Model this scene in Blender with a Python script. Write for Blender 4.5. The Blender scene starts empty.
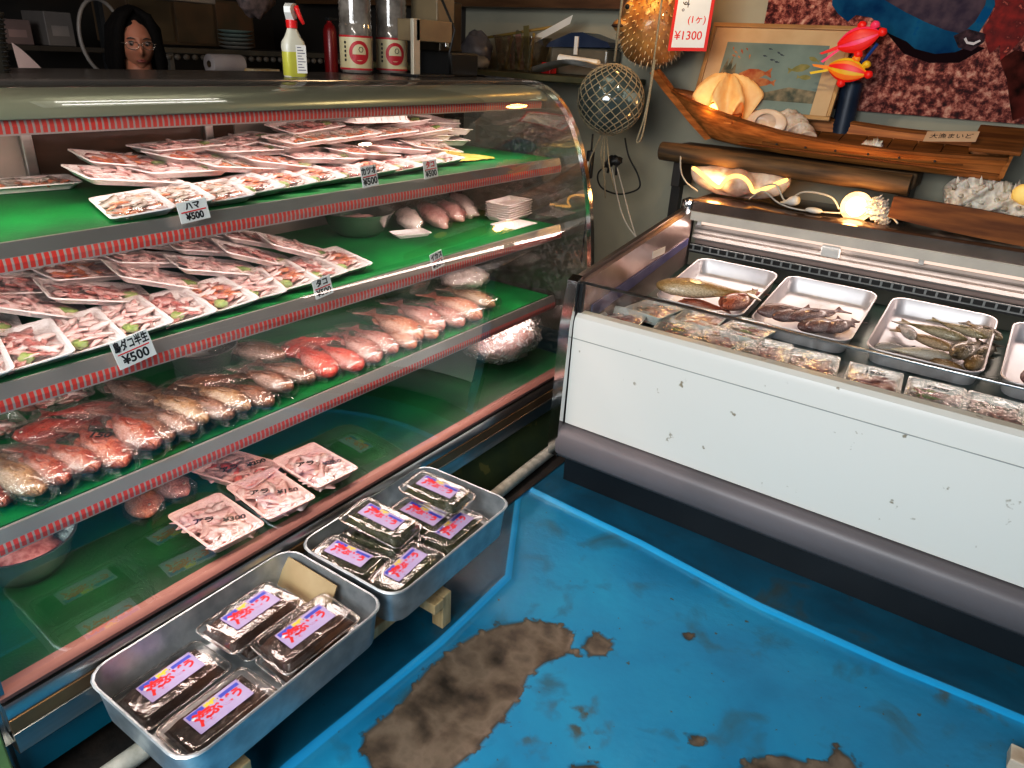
import bpy, bmesh, math, random
from mathutils import Vector, Matrix, noise
R = math.radians
random.seed(7)
SC = bpy.context.scene
COL = SC.collection
ORG = {}

# ------------------------------------------------------------------ materials
def _nt(name):
    m = bpy.data.materials.new(name); m.use_nodes = True
    nt = m.node_tree
    for n in list(nt.nodes): nt.nodes.remove(n)
    out = nt.nodes.new('ShaderNodeOutputMaterial')
    return m, nt, out

def mat(name, c1, c2=None, rough=.5, metal=0., scale=8., bump=0., bscale=None, emit=None, estr=0., spec=.5,
        stretch=(1, 1, 1), detail=4., lo=.35, hi=.65, c3=None, coat=0., sss=0., coords='Object'):
    """principled surface whose colour runs from c1 to c2 (to c3) over noise, with noise bump"""
    m, nt, out = _nt(name)
    N, L = nt.nodes.new, nt.links.new
    b = N('ShaderNodeBsdfPrincipled'); L(b.outputs[0], out.inputs[0])
    b.inputs['Roughness'].default_value = rough
    b.inputs['Metallic'].default_value = metal
    b.inputs['Specular IOR Level'].default_value = spec
    b.inputs['Coat Weight'].default_value = coat
    if sss:
        b.inputs['Subsurface Weight'].default_value = sss
        b.inputs['Subsurface Scale'].default_value = .01
    tc = N('ShaderNodeTexCoord'); mp = N('ShaderNodeMapping'); L(tc.outputs[coords], mp.inputs[0])
    mp.inputs['Scale'].default_value = stretch
    nz = N('ShaderNodeTexNoise'); nz.inputs['Scale'].default_value = scale; nz.inputs['Detail'].default_value = detail
    L(mp.outputs[0], nz.inputs['Vector'])
    c2 = c2 or tuple(x * .85 for x in c1)
    cr = N('ShaderNodeValToRGB'); L(nz.outputs['Fac'], cr.inputs[0])
    e = cr.color_ramp.elements
    e[0].position = lo; e[1].position = hi
    e[0].color = (*c1, 1); e[1].color = (*c2, 1)
    if c3:
        k = cr.color_ramp.elements.new((lo + hi) / 2 + .12); k.color = (*c3, 1)
    L(cr.outputs[0], b.inputs['Base Color'])
    if bump:
        n2 = N('ShaderNodeTexNoise'); n2.inputs['Scale'].default_value = bscale or scale * 2; n2.inputs['Detail'].default_value = 5
        L(mp.outputs[0], n2.inputs['Vector'])
        bp = N('ShaderNodeBump'); bp.inputs['Strength'].default_value = bump; bp.inputs['Distance'].default_value = .01
        L(n2.outputs['Fac'], bp.inputs['Height']); L(bp.outputs[0], b.inputs['Normal'])
    if emit:
        b.inputs['Emission Color'].default_value = (*emit, 1); b.inputs['Emission Strength'].default_value = estr
    return m

def clear(name, tint=(1, 1, 1), refl=.08, rough=.03, bump=0., bscale=20., white=0., wcol=(1, 1, 1), facing=.5):
    """thin clear sheet: transparent with a mirror share that grows at grazing angles; white = milky share in wrinkles"""
    m, nt, out = _nt(name)
    N, L = nt.nodes.new, nt.links.new
    tr = N('ShaderNodeBsdfTransparent'); tr.inputs[0].default_value = (*tint, 1)
    gl = N('ShaderNodeBsdfGlossy'); gl.inputs['Roughness'].default_value = rough; gl.inputs[0].default_value = (1, 1, 1, 1)
    lw = N('ShaderNodeLayerWeight'); lw.inputs['Blend'].default_value = facing
    mr = N('ShaderNodeMapRange'); L(lw.outputs['Facing'], mr.inputs[0])
    mr.inputs['From Min'].default_value = 0; mr.inputs['From Max'].default_value = 1
    mr.inputs['To Min'].default_value = refl * .5; mr.inputs['To Max'].default_value = min(1, refl * 4)
    mx = N('ShaderNodeMixShader'); L(mr.outputs[0], mx.inputs[0]); L(tr.outputs[0], mx.inputs[1]); L(gl.outputs[0], mx.inputs[2])
    last = mx
    tc = N('ShaderNodeTexCoord')
    if bump:
        nz = N('ShaderNodeTexNoise'); nz.inputs['Scale'].default_value = bscale; nz.inputs['Detail'].default_value = 3
        nz.inputs['Distortion'].default_value = 1.5
        L(tc.outputs['Object'], nz.inputs['Vector'])
        bp = N('ShaderNodeBump'); bp.inputs['Strength'].default_value = bump; bp.inputs['Distance'].default_value = .02
        L(nz.outputs['Fac'], bp.inputs['Height']); L(bp.outputs[0], gl.inputs['Normal']); L(bp.outputs[0], lw.inputs['Normal'])
    if white:
        n3 = N('ShaderNodeTexNoise'); n3.inputs['Scale'].default_value = bscale * 1.7; n3.inputs['Detail'].default_value = 4
        n3.inputs['Distortion'].default_value = 2.
        L(tc.outputs['Object'], n3.inputs['Vector'])
        r2 = N('ShaderNodeMapRange'); L(n3.outputs['Fac'], r2.inputs[0])
        r2.inputs['From Min'].default_value = .45; r2.inputs['From Max'].default_value = .75
        r2.inputs['To Min'].default_value = 0; r2.inputs['To Max'].default_value = white
        df = N('ShaderNodeBsdfDiffuse'); df.inputs[0].default_value = (*wcol, 1)
        m2 = N('ShaderNodeMixShader'); L(r2.outputs[0], m2.inputs[0]); L(mx.outputs[0], m2.inputs[1]); L(df.outputs[0], m2.inputs[2])
        last = m2
    L(last.outputs[0], out.inputs[0])
    return m

def emis(name, col, s):
    m, nt, out = _nt(name)
    e = nt.nodes.new('ShaderNodeEmission'); e.inputs[0].default_value = (*col, 1); e.inputs[1].default_value = s
    nt.links.new(e.outputs[0], out.inputs[0]); return m

def ticks_mat(name, period, bg, fg, duty=.6, band=(-1, 1), metal=.0, rough=.35):
    """price rail: dashes along local Y, limited to a height band in Z"""
    m, nt, out = _nt(name)
    N, L = nt.nodes.new, nt.links.new
    b = N('ShaderNodeBsdfPrincipled'); L(b.outputs[0], out.inputs[0]); b.inputs['Roughness'].default_value = rough
    tc = N('ShaderNodeTexCoord'); sx = N('ShaderNodeSeparateXYZ'); L(tc.outputs['Object'], sx.inputs[0])
    def M(op, a, bb=None):
        n = N('ShaderNodeMath'); n.operation = op
        for i, v in enumerate((a, bb)):
            if v is None: continue
            if isinstance(v, (int, float)): n.inputs[i].default_value = v
            else: L(v, n.inputs[i])
        return n.outputs[0]
    u = M('FRACT', M('DIVIDE', sx.outputs[1], period))
    a = M('LESS_THAN', u, duty)
    z1 = M('GREATER_THAN', sx.outputs[2], band[0]); z2 = M('LESS_THAN', sx.outputs[2], band[1])
    f = M('MULTIPLY', M('MULTIPLY', a, z1), z2)
    nz = N('ShaderNodeTexNoise'); nz.inputs['Scale'].default_value = 9; L(tc.outputs['Object'], nz.inputs['Vector'])
    f = M('MULTIPLY', f, M('ADD', .72, M('MULTIPLY', nz.outputs['Fac'], .5)))
    mx = N('ShaderNodeMix'); mx.data_type = 'RGBA'; L(f, mx.inputs[0])
    mx.inputs[6].default_value = (*bg, 1); mx.inputs[7].default_value = (*fg, 1)
    L(mx.outputs[2], b.inputs['Base Color'])
    b.inputs['Metallic'].default_value = metal
    return m

# ------------------------------------------------------------------ object plumbing
def _link(o, parent):
    COL.objects.link(o)
    if parent is not None: o.parent = parent

def tag(o, label=None, cat=None, group=None, kind=None):
    if label: o['label'] = label
    if cat: o['category'] = cat
    if group: o['group'] = group
    if kind: o['kind'] = kind
    return o

def thing(name, label, cat, loc=(0, 0, 0), group=None):
    o = bpy.data.objects.new(name, None); o.empty_display_size = .02
    COL.objects.link(o); o.location = loc; ORG[o.name] = Vector(loc)
    return tag(o, label, cat, group)

def kids(o): return [c for c in bpy.data.objects if c.parent == o]

_KIDS = {}
def copy_tree(o, parent=None):
    if o.name not in _KIDS: _KIDS[o.name] = kids(o)
    c = o.copy(); COL.objects.link(c)
    if parent is not None: c.parent = parent
    for k in _KIDS[o.name]: copy_tree(k, c)
    return c

class MB:
    """collects shapes in world (or prototype) coordinates and links them as one mesh object"""
    def __init__(s): s.v = []; s.f = []; s.m = []; s.k = 0
    def add(s, vs, fs, M=None):
        n = len(s.v)
        for p in vs: s.v.append(Vector(p) if M is None else M @ Vector(p))
        for q in fs: s.f.append([i + n for i in q]); s.m.append(s.k)
        return s
    def box(s, a, b, M=None, ch=0.):
        (x0, y0, z0), (x1, y1, z1) = a, b
        if ch:
            bm = bmesh.new(); bmesh.ops.create_cube(bm, size=1)
            for v in bm.verts: v.co = Vector(((x0 + x1) / 2 + v.co.x * (x1 - x0), (y0 + y1) / 2 + v.co.y * (y1 - y0), (z0 + z1) / 2 + v.co.z * (z1 - z0)))
            bmesh.ops.bevel(bm, geom=bm.edges[:], offset=ch, segments=2, affect='EDGES', profile=.5)
            bm.verts.index_update()
            s.add([v.co.copy() for v in bm.verts], [[v.index for v in f.verts] for f in bm.faces], M); bm.free(); return s
        vs = [(x0, y0, z0), (x1, y0, z0), (x1, y1, z0), (x0, y1, z0), (x0, y0, z1), (x1, y0, z1), (x1, y1, z1), (x0, y1, z1)]
        return s.add(vs, [(0, 3, 2, 1), (4, 5, 6, 7), (0, 1, 5, 4), (1, 2, 6, 5), (2, 3, 7, 6), (3, 0, 4, 7)], M)
    def rings(s, rs, cap=True, closed=True, M=None):
        n = len(rs[0]); vs = [p for r in rs for p in r]; fs = []
        for i in range(len(rs) - 1):
            for j in range(n if closed else n - 1):
                k = (j + 1) % n
                fs.append((i * n + j, i * n + k, (i + 1) * n + k, (i + 1) * n + j))
        if cap and closed:
            fs.append(tuple(reversed(range(n)))); fs.append(tuple((len(rs) - 1) * n + j for j in range(n)))
        return s.add(vs, fs, M)
    def tube(s, pts, r, n=8, M=None, cap=True):
        pts = [Vector(p) for p in pts]; rs = []
        up = Vector((0, 0, 1)); prev = None
        for i, p in enumerate(pts):
            t = (pts[min(i + 1, len(pts) - 1)] - pts[max(i - 1, 0)]).normalized()
            if prev is None:
                a = t.cross(up if abs(t.z) < .9 else Vector((1, 0, 0))).normalized()
            else: a = (prev - t * prev.dot(t)).normalized()
            prev = a; b = t.cross(a)
            rr = r[i] if isinstance(r, (list, tuple)) else r
            rs.append([p + a * math.cos(2 * math.pi * j / n) * rr + b * math.sin(2 * math.pi * j / n) * rr for j in range(n)])
        return s.rings(rs, cap, True, M)
    def lathe(s, prof, n=24, M=None, cap=False):
        rs = [[(r * math.cos(2 * math.pi * j / n), r * math.sin(2 * math.pi * j / n), z) for j in range(n)] for r, z in prof]
        return s.rings(rs, cap, True, M)
    def prism(s, poly, axis, a, b, M=None):
        """poly = 2D outline in the plane across `axis`, run from a to b along it"""
        def P(u, v, w):
            return {'x': (w, u, v), 'y': (u, w, v), 'z': (u, v, w)}[axis]
        n = len(poly)
        vs = [P(u, v, a) for u, v in poly] + [P(u, v, b) for u, v in poly]
        fs = [(i, (i + 1) % n, n + (i + 1) % n, n + i) for i in range(n)] + [tuple(reversed(range(n))), tuple(range(n, 2 * n))]
        return s.add(vs, fs, M)
    def grid(s, fn, nu, nv, M=None, wrapu=False):
        vs = [fn(i / nu, j / nv) for j in range(nv + 1) for i in range(nu + 1)]
        w = nu + 1
        return s.add(vs, [(j * w + i, j * w + i + 1, (j + 1) * w + i + 1, (j + 1) * w + i) for j in range(nv) for i in range(nu)], M)
    def blob(s, c, rad, seed=0, amp=.15, fr=3., n=16, M=None, flat=None):
        """noise-swollen ellipsoid"""
        vs = []; fs = []
        nu, nv = n, n // 2
        for j in range(nv + 1):
            th = math.pi * j / nv
            for i in range(nu):
                ph = 2 * math.pi * i / nu
                d = Vector((math.sin(th) * math.cos(ph), math.sin(th) * math.sin(ph), math.cos(th)))
                k = 1 + amp * noise.noise(d * fr + Vector((seed * 3.1, seed * 1.7, seed)))
                p = Vector((d.x * rad[0] * k, d.y * rad[1] * k, d.z * rad[2] * k))
                if flat is not None and p.z < flat: p.z = flat
                vs.append(p + Vector(c))
        for j in range(nv):
            for i in range(nu):
                k = (i + 1) % nu
                fs.append((j * nu + i, (j + 1) * nu + i, (j + 1) * nu + k, j * nu + k))
        return s.add(vs, fs, M)
    def build(s, name, mats, parent=None, smooth=None, weld=True):
        me = bpy.data.meshes.new(name)
        off = ORG.get(parent.name, Vector((0, 0, 0))) if parent is not None else Vector((0, 0, 0))
        me.from_pydata([tuple(p - off) for p in s.v], [], s.f)
        mats = mats if isinstance(mats, (list, tuple)) else [mats]
        for m in mats: me.materials.append(m)
        for p, k in zip(me.polygons, s.m): p.material_index = min(k, len(mats) - 1)
        bm = bmesh.new(); bm.from_mesh(me)
        if weld: bmesh.ops.remove_doubles(bm, verts=bm.verts, dist=1e-5)
        bmesh.ops.recalc_face_normals(bm, faces=bm.faces)
        bm.to_mesh(me); bm.free()
        if smooth:
            try: me.shade_smooth()
            except Exception:
                for p in me.polygons: p.use_smooth = True
            if smooth is not True:
                bm = bmesh.new(); bm.from_mesh(me)
                for e in bm.edges:
                    if len(e.link_faces) == 2 and e.calc_face_angle(0) > R(smooth): e.smooth = False
                bm.to_mesh(me); bm.free()
        o = bpy.data.objects.new(name, me); _link(o, parent)
        ORG[o.name] = off
        return o

def struct(name, mb, m, smooth=None):
    return tag(mb.build(name, m, None, smooth), kind='structure')

def rrect(w, h, r, n=4, z=0., cx=0., cy=0.):
    """rounded rectangle outline as 3D points at height z"""
    r = min(r, w / 2 - 1e-4, h / 2 - 1e-4); P = []
    for qx, qy, a0 in ((1, 1, 0), (-1, 1, 90), (-1, -1, 180), (1, -1, 270)):
        for k in range(n + 1):
            a = R(a0 + 90 * k / n)
            P.append((cx + qx * (w / 2 - r) + r * math.cos(a), cy + qy * (h / 2 - r) + r * math.sin(a), z))
    return P

def pan(mb, w, h, d, r, flare=.012, t=.002, lip=.006, bot=None):
    """open pressed pan, rim at z=d, floor at z=0; w,h are the rim's outer size"""
    bw, bh = w - 2 * lip - 2 * flare, h - 2 * lip - 2 * flare
    rs = [rrect(bw - .01, bh - .01, r, z=0), rrect(bw, bh, r, z=.004), rrect(w - 2 * lip, h - 2 * lip, r + .004, z=d - .001),
          rrect(w - lip * .8, h - lip * .8, r + .006, z=d), rrect(w, h, r + .007, z=d - .003), rrect(w - .003, h - .003, r + .006, z=d - .006),
          rrect(w - 2 * lip + .002, h - 2 * lip + .002, r + .005, z=d - .007),
          rrect(bw + 2 * t, bh + 2 * t, r + .001, z=.003 - t), rrect(bw - .01, bh - .01, r, z=-t)]
    mb.rings(rs, cap=False)
    n = len(rs[0]); mb.add(rs[0], [tuple(range(n))]); mb.add(rs[-1], [tuple(range(n))])
    return mb

def text_obj(body, size, M, m, name, parent, extrude=.0003, bold=0., fit=None):
    cu = bpy.data.curves.new(name, 'FONT'); cu.body = body; cu.size = size; cu.align_x = 'CENTER'; cu.align_y = 'CENTER'
    cu.extrude = extrude; cu.offset = bold; cu.resolution_u = 3
    tmp = bpy.data.objects.new('tmp_text', cu); COL.objects.link(tmp)
    dg = bpy.context.evaluated_depsgraph_get(); dg.update()
    me = bpy.data.meshes.new_from_object(tmp.evaluated_get(dg))
    bpy.data.objects.remove(tmp)
    off = ORG.get(parent.name, Vector((0, 0, 0))) if parent else Vector((0, 0, 0))
    if fit:
        xs_ = [v.co.x for v in me.vertices]; w_ = max(xs_) - min(xs_)
        if w_ > fit: me.transform(Matrix.Diagonal((fit / w_, 1, 1, 1)))
    me.transform(Matrix.Translation(-off) @ M)
    me.materials.clear(); me.materials.append(m)
    o = bpy.data.objects.new(name, me); _link(o, parent); ORG[o.name] = off
    return o

def frame(origin, xdir, ydir):
    """matrix whose local x, y run along the given world directions"""
    x = Vector(xdir).normalized(); z = x.cross(Vector(ydir)).normalized(); y = z.cross(x)
    M = Matrix((x, y, z)).transposed().to_4x4(); M.translation = Vector(origin); return M

ORD = ['first', 'second', 'third', 'fourth', 'fifth', 'sixth', 'seventh', 'eighth', 'ninth', 'tenth', 'eleventh', 'twelfth', 'thirteenth', 'fourteenth']

# ------------------------------------------------------------------ palette
steel = mat('brushed_steel', (.62, .60, .58), (.5, .48, .46), rough=.28, metal=1., scale=30, stretch=(1, .05, 1), bump=.05)
steel_pink = mat('warm_steel', (.27, .135, .115), (.17, .085, .072), rough=.5, metal=.4, scale=14, stretch=(1, .1, 1), bump=.05)
chrome = mat('chrome', (.78, .78, .78), (.66, .66, .66), rough=.12, metal=1.)
galv = mat('galvanised_tray', (.40, .45, .48), (.58, .62, .64), rough=.38, metal=.75, scale=18, bump=.12, bscale=30)
alu = mat('alumite_tray', (.74, .70, .70), (.62, .60, .62), rough=.42, metal=.45, scale=10, bump=.04)
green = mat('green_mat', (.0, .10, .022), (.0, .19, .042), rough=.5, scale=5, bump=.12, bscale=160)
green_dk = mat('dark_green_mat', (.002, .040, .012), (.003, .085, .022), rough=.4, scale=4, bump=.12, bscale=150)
blue_panel = mat('blue_panel', (.0, .10, .17), (.0, .16, .25), rough=.45, scale=3)
dark = mat('dark_plastic', (.012, .012, .013), (.02, .02, .02), rough=.4)
black = mat('black', (.004, .004, .004), (.008, .008, .008), rough=.5)
white_pl = mat('white_plastic', (.75, .74, .70), (.68, .66, .62), rough=.4)
foam = mat('white_foam', (.88, .80, .78), (.80, .72, .70), rough=.55, scale=60, bump=.05)
foam_cool = mat('pale_foam', (.72, .78, .76), (.62, .70, .68), rough=.5, scale=60, bump=.05)
case_glass = clear('case_glass', (.97, .99, .98), refl=.065, rough=.015)
film = clear('cling_film', (1, 1, 1), refl=.09, rough=.10, bump=.45, bscale=18, white=.12, wcol=(1, .9, .88))
bagm = clear('plastic_bag', (.99, .98, .97), refl=.085, rough=.10, bump=.8, bscale=20, white=.09, wcol=(.95, .88, .85))
bag_white = clear('milky_bag', (.95, .93, .93), refl=.16, rough=.12, bump=1., bscale=16, white=.75, wcol=(.95, .88, .88))
clam = clear('clamshell_plastic', (.97, .96, .95), refl=.085, rough=.10, bump=.10, bscale=9, white=.04)
inkb = mat('black_ink', (.01, .01, .012), rough=.6)
inkr = mat('red_ink', (.75, .02, .02), (.7, .03, .03), rough=.6)
paper = mat('paper', (.85, .83, .78), (.78, .76, .72), rough=.7)
wood_lt = mat('raw_pine', (.42, .30, .15), (.62, .48, .28), rough=.6, scale=5, stretch=(8, 8, 1), bump=.1)
wood_boat = mat('varnished_cedar', (.33, .115, .022), (.58, .24, .06), rough=.5, scale=5, stretch=(1, 14, 14), bump=.05, coat=.0, spec=.3)
wood_log = mat('weathered_log', (.05, .028, .012), (.20, .115, .045), rough=.65, scale=4, stretch=(1, 9, 9), bump=.25)
wood_old = mat('oiled_board', (.15, .045, .008), (.32, .12, .025), rough=.6, spec=.25, scale=4, stretch=(1, 8, 8), bump=.15)
rope = mat('rope', (.45, .38, .26), (.32, .26, .17), rough=.85, scale=200)
cable_w = mat('white_cable', (.62, .58, .50), (.5, .46, .4), rough=.5)

# ------------------------------------------------------------------ camera
cam = bpy.data.cameras.new('camera'); cam.lens = 711.3 / 1024 * 36; cam.sensor_width = 36; cam.clip_start = .02; cam.clip_end = 60
camo = bpy.data.objects.new('camera', cam); COL.objects.link(camo)
Rw = Matrix(((0.81665905, -0.28072655, 0.50424259), (0.57493419, 0.31976082, -0.75312927), (0.05018636, 0.90495614, 0.42253486)))
camo.matrix_world = Matrix.Translation((0, 0, 1.5)) @ Rw.to_4x4()
SC.camera = camo

# ------------------------------------------------------------------ floor
PATCHES = [
 [(-0.916, 0.817), (-0.905, 0.927), (-0.925, 1.044), (-0.92, 1.141), (-0.902, 1.23), (-0.869, 1.305), (-0.812, 1.375), (-0.766, 1.401), (-0.707, 1.417), (-0.672, 1.386), (-0.661, 1.324), (-0.691, 1.269), (-0.703, 1.204), (-0.683, 1.137), (-0.678, 1.064), (-0.679, 1.002), (-0.677, 0.941), (-0.69, 0.869), (-0.715, 0.80), (-0.74, 0.70), (-.82, .66), (-.835, .76), (-.895, .79)],
 [(-0.644, 1.422), (-0.624, 1.457), (-0.574, 1.448), (-0.573, 1.393), (-0.606, 1.367), (-0.636, 1.386)],
 [(-0.15, 1.25), (-0.15, 1.29), (-0.123, 1.34), (-0.076, 1.383), (-0.032, 1.393), (0.015, 1.419), (0.017, 1.482), (0.053, 1.475), (0.081, 1.447), (0.078, 1.357), (-0.03, 1.2)],
 [(-0.283, 1.295), (-0.261, 1.310), (-0.245, 1.288), (-0.267, 1.276)],
 [(-0.476, 1.042), (-0.432, 1.082), (-0.403, 1.078), (-0.42, 1.04), (-0.46, 1.015)],
 [(-0.70, 1.335), (-0.64, 1.36), (-0.63, 1.35), (-0.69, 1.322)],
 [(-.43, 1.60), (-.42, 1.615), (-.40, 1.605), (-.41, 1.59)]]
CURB = [(-.975, -.4), (-0.983, 0.649), (-0.955, 1.14), (-0.965, 1.48), (-1.19, 1.86), (-1.197, 1.935), (-0.713, 1.902), (-0.282, 1.850), (0.108, 1.846), (0.399, 1.861), (3.0, 1.80)]
def segdist(p, poly, closed=True):
    best = 9.; n = len(poly)
    for i in range(n if closed else n - 1):
        ax, ay = poly[i]; bx, by = poly[(i + 1) % n]
        dx, dy = bx - ax, by - ay
        t = max(0, min(1, ((p[0] - ax) * dx + (p[1] - ay) * dy) / (dx * dx + dy * dy + 1e-12)))
        best = min(best, math.hypot(p[0] - ax - t * dx, p[1] - ay - t * dy))
    return best
def inside(p, poly):
    c = False; n = len(poly)
    for i in range(n):
        ax, ay = poly[i]; bx, by = poly[i - 1]
        if (ay > p[1]) != (by > p[1]) and p[0] < (bx - ax) * (p[1] - ay) / (by - ay) + ax: c = not c
    return c
IN = CURB + [(3.0, -.4)]
xs = [-5, -3, -2.2, -1.7] + [-1.30 + .0075 * i for i in range(240)] + [.56 + .1 * i for i in range(1, 14)] + [2.6, 4]
ys = [-4, -2, -1, -.3] + [.50 + .0075 * i for i in range(200)] + [2.3, 2.8, 3.6]
verts = []; wear = []; cb = []; outer = []
for y in ys:
    for x in xs:
        w = 0.; c = 0.; z = 0.
        if -1.5 < x < 2.2 and -.35 < y < 2.3:
            w = -1.
            for P in PATCHES:
                bx = [q[0] for q in P]; by = [q[1] for q in P]
                if min(bx) - .06 < x < max(bx) + .06 and min(by) - .06 < y < max(by) + .06:
                    d = segdist((x, y), P); d = d if inside((x, y), P) else -d
                    w = max(w, max(-1, min(1, d / .04)))
            w = w * .5 + .5
            d = segdist((x, y), CURB, False); i = inside((x, y), IN); s = d if i else -d
            z = .012 * max(0, min(1, .5 - s / .03)) + .006 * math.exp(-((s) / .016) ** 2)
            c = max(0, 1 - abs(d) / .017)
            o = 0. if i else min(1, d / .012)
            z -= .004 * max(0, min(1, (w - .45) * 8))
        else:
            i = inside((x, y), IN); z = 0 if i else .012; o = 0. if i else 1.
        z += .0015 * noise.noise((x * 4, y * 4, 0))
        verts.append((x, y, z)); wear.append(w); cb.append(c); outer.append(o)
mb = MB(); nx = len(xs)
mb.add(verts, [(j * nx + i, j * nx + i + 1, (j + 1) * nx + i + 1, (j + 1) * nx + i) for j in range(len(ys) - 1) for i in range(nx - 1)])
def floor_material():
    m, nt, out = _nt('painted_concrete')
    N, L = nt.nodes.new, nt.links.new
    b = N('ShaderNodeBsdfPrincipled'); L(b.outputs[0], out.inputs[0])
    tc = N('ShaderNodeTexCoord')
    def nz(s, d=5, dist=0.):
        n = N('ShaderNodeTexNoise'); n.inputs['Scale'].default_value = s; n.inputs['Detail'].default_value = d; n.inputs['Distortion'].default_value = dist
        L(tc.outputs['Object'], n.inputs['Vector']); return n.outputs['Fac']
    def ramp(f, stops):
        r = N('ShaderNodeValToRGB'); L(f, r.inputs[0]); e = r.color_ramp.elements
        while len(e) < len(stops): e.new(.5)
        for k, (p, c) in zip(e, stops): k.position = p; k.color = (*c, 1)
        return r.outputs[0]
    def mixc(f, a, c):
        n = N('ShaderNodeMix'); n.data_type = 'RGBA'; L(f, n.inputs[0])
        for i, v in ((6, a), (7, c)):
            if isinstance(v, tuple): n.inputs[i].default_value = (*v, 1)
            else: L(v, n.inputs[i])
        return n.outputs[2]
    def M(op, a, bb):
        n = N('ShaderNodeMath'); n.operation = op; n.use_clamp = op in ('MULTIPLY',)
        for i, v in enumerate((a, bb)):
            if isinstance(v, (int, float)): n.inputs[i].default_value = v
            else: L(v, n.inputs[i])
        return n.outputs[0]
    def mr(f, a, c):
        n = N('ShaderNodeMapRange'); L(f, n.inputs[0]); n.inputs[1].default_value = a; n.inputs[2].default_value = c; return n.outputs[0]
    def at(name):
        a = N('ShaderNodeAttribute'); a.attribute_name = name; return a.outputs['Fac']
    blue = ramp(nz(2.2, 6, .4), [(.3, (.006, .17, .31)), (.5, (.011, .245, .42)), (.7, (.018, .30, .48))])
    blue = mixc(mr(nz(7, 7, .6), .56, .72), blue, (.03, .15, .22))
    blue = mixc(M('MULTIPLY', mr(nz(3.1, 9, .2), .58, .66), mr(nz(17, 6), .48, .60)), blue, (.07, .10, .10))        # scuffs
    blue = mixc(mr(nz(38, 3), .70, .74), blue, (.09, .10, .085))             # specks
    o = at('outer'); blue = mixc(M('MULTIPLY', o, .88), blue, ramp(nz(5, 6, .8), [(.35, (.002, .050, .095)), (.6, (.004, .095, .165)), (.72, (.05, .055, .04))]))  # beyond the curb: darker blue with shade beside the cases painted in
    blue = mixc(mr(at('curb'), .30, .50), blue, (.015, .36, .66))
    conc = ramp(nz(9, 9, .15), [(.34, (.035, .026, .019)), (.45, (.12, .088, .062)), (.56, (.20, .155, .115)), (.70, (.09, .066, .048))])
    w = M('ADD', at('wear'), M('MULTIPLY', M('SUBTRACT', nz(30, 8), .5), 1.15))
    f = mr(w, .50, .53)
    edge = M('MULTIPLY', mr(w, .40, .50), mr(w, .64, .54))
    col = mixc(f, blue, conc); col = mixc(M('MULTIPLY', edge, .55), col, (.03, .03, .025))
    L(col, b.inputs['Base Color'])
    rr = N('ShaderNodeMapRange'); L(nz(9, 4), rr.inputs[0]); rr.inputs[3].default_value = .22; rr.inputs[4].default_value = .55; L(rr.outputs[0], b.inputs['Roughness'])
    bp = N('ShaderNodeBump'); bp.inputs['Strength'].default_value = .25; bp.inputs['Distance'].default_value = .006
    h = M('ADD', nz(26, 6), M('MULTIPLY', f, -.6)); L(h, bp.inputs['Height']); L(bp.outputs[0], b.inputs['Normal'])
    return m
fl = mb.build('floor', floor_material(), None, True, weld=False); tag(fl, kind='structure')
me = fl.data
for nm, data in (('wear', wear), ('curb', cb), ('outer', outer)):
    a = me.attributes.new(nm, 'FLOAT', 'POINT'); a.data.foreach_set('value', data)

struct('floor_dark_strip', MB().grid(lambda u, v: (-1.52 + .335 * u, .18 + 2.3 * v, .0165 + .003 * noise.noise((u * 6, v * 30, 2))), 10, 60), mat('muck_and_shade', (.008, .007, .006), (.05, .032, .018), rough=.6, scale=14, bump=.4, c3=(.02, .014, .01)), True)  # added dark strip: muck by the hose, shade under the case painted in
# ------------------------------------------------------------------ room shell
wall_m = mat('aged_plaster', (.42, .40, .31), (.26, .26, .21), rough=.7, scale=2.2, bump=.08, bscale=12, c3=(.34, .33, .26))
wall_dk = mat('dark_wall', (.018, .014, .012), (.03, .024, .018), rough=.7, scale=2)  # near-black colour puts the back room's darkness into its walls
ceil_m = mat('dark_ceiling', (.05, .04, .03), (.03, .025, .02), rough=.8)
struct('wall_back', MB().box((-2.75, 3.45, 0), (2.2, 3.55, 2.4)), wall_m)
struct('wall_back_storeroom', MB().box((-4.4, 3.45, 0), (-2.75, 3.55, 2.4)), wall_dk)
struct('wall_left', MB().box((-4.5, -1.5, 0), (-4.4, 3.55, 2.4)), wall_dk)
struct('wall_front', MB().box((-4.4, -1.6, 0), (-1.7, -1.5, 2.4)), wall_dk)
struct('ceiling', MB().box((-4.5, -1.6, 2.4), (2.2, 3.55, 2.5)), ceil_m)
struct('trim_1', MB().box((-1.40, 3.405, .0), (-1.355, 3.45, 1.10)), mat('dark_post', (.012, .012, .012), (.03, .025, .02), rough=.5))
struct('trim_2', MB().box((-4.0, 3.32, 1.705), (-1.60, 3.45, 1.745)), mat('brown_beam', (.07, .028, .008), (.12, .055, .02), rough=.5, scale=6, stretch=(1, 8, 8)))

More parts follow.
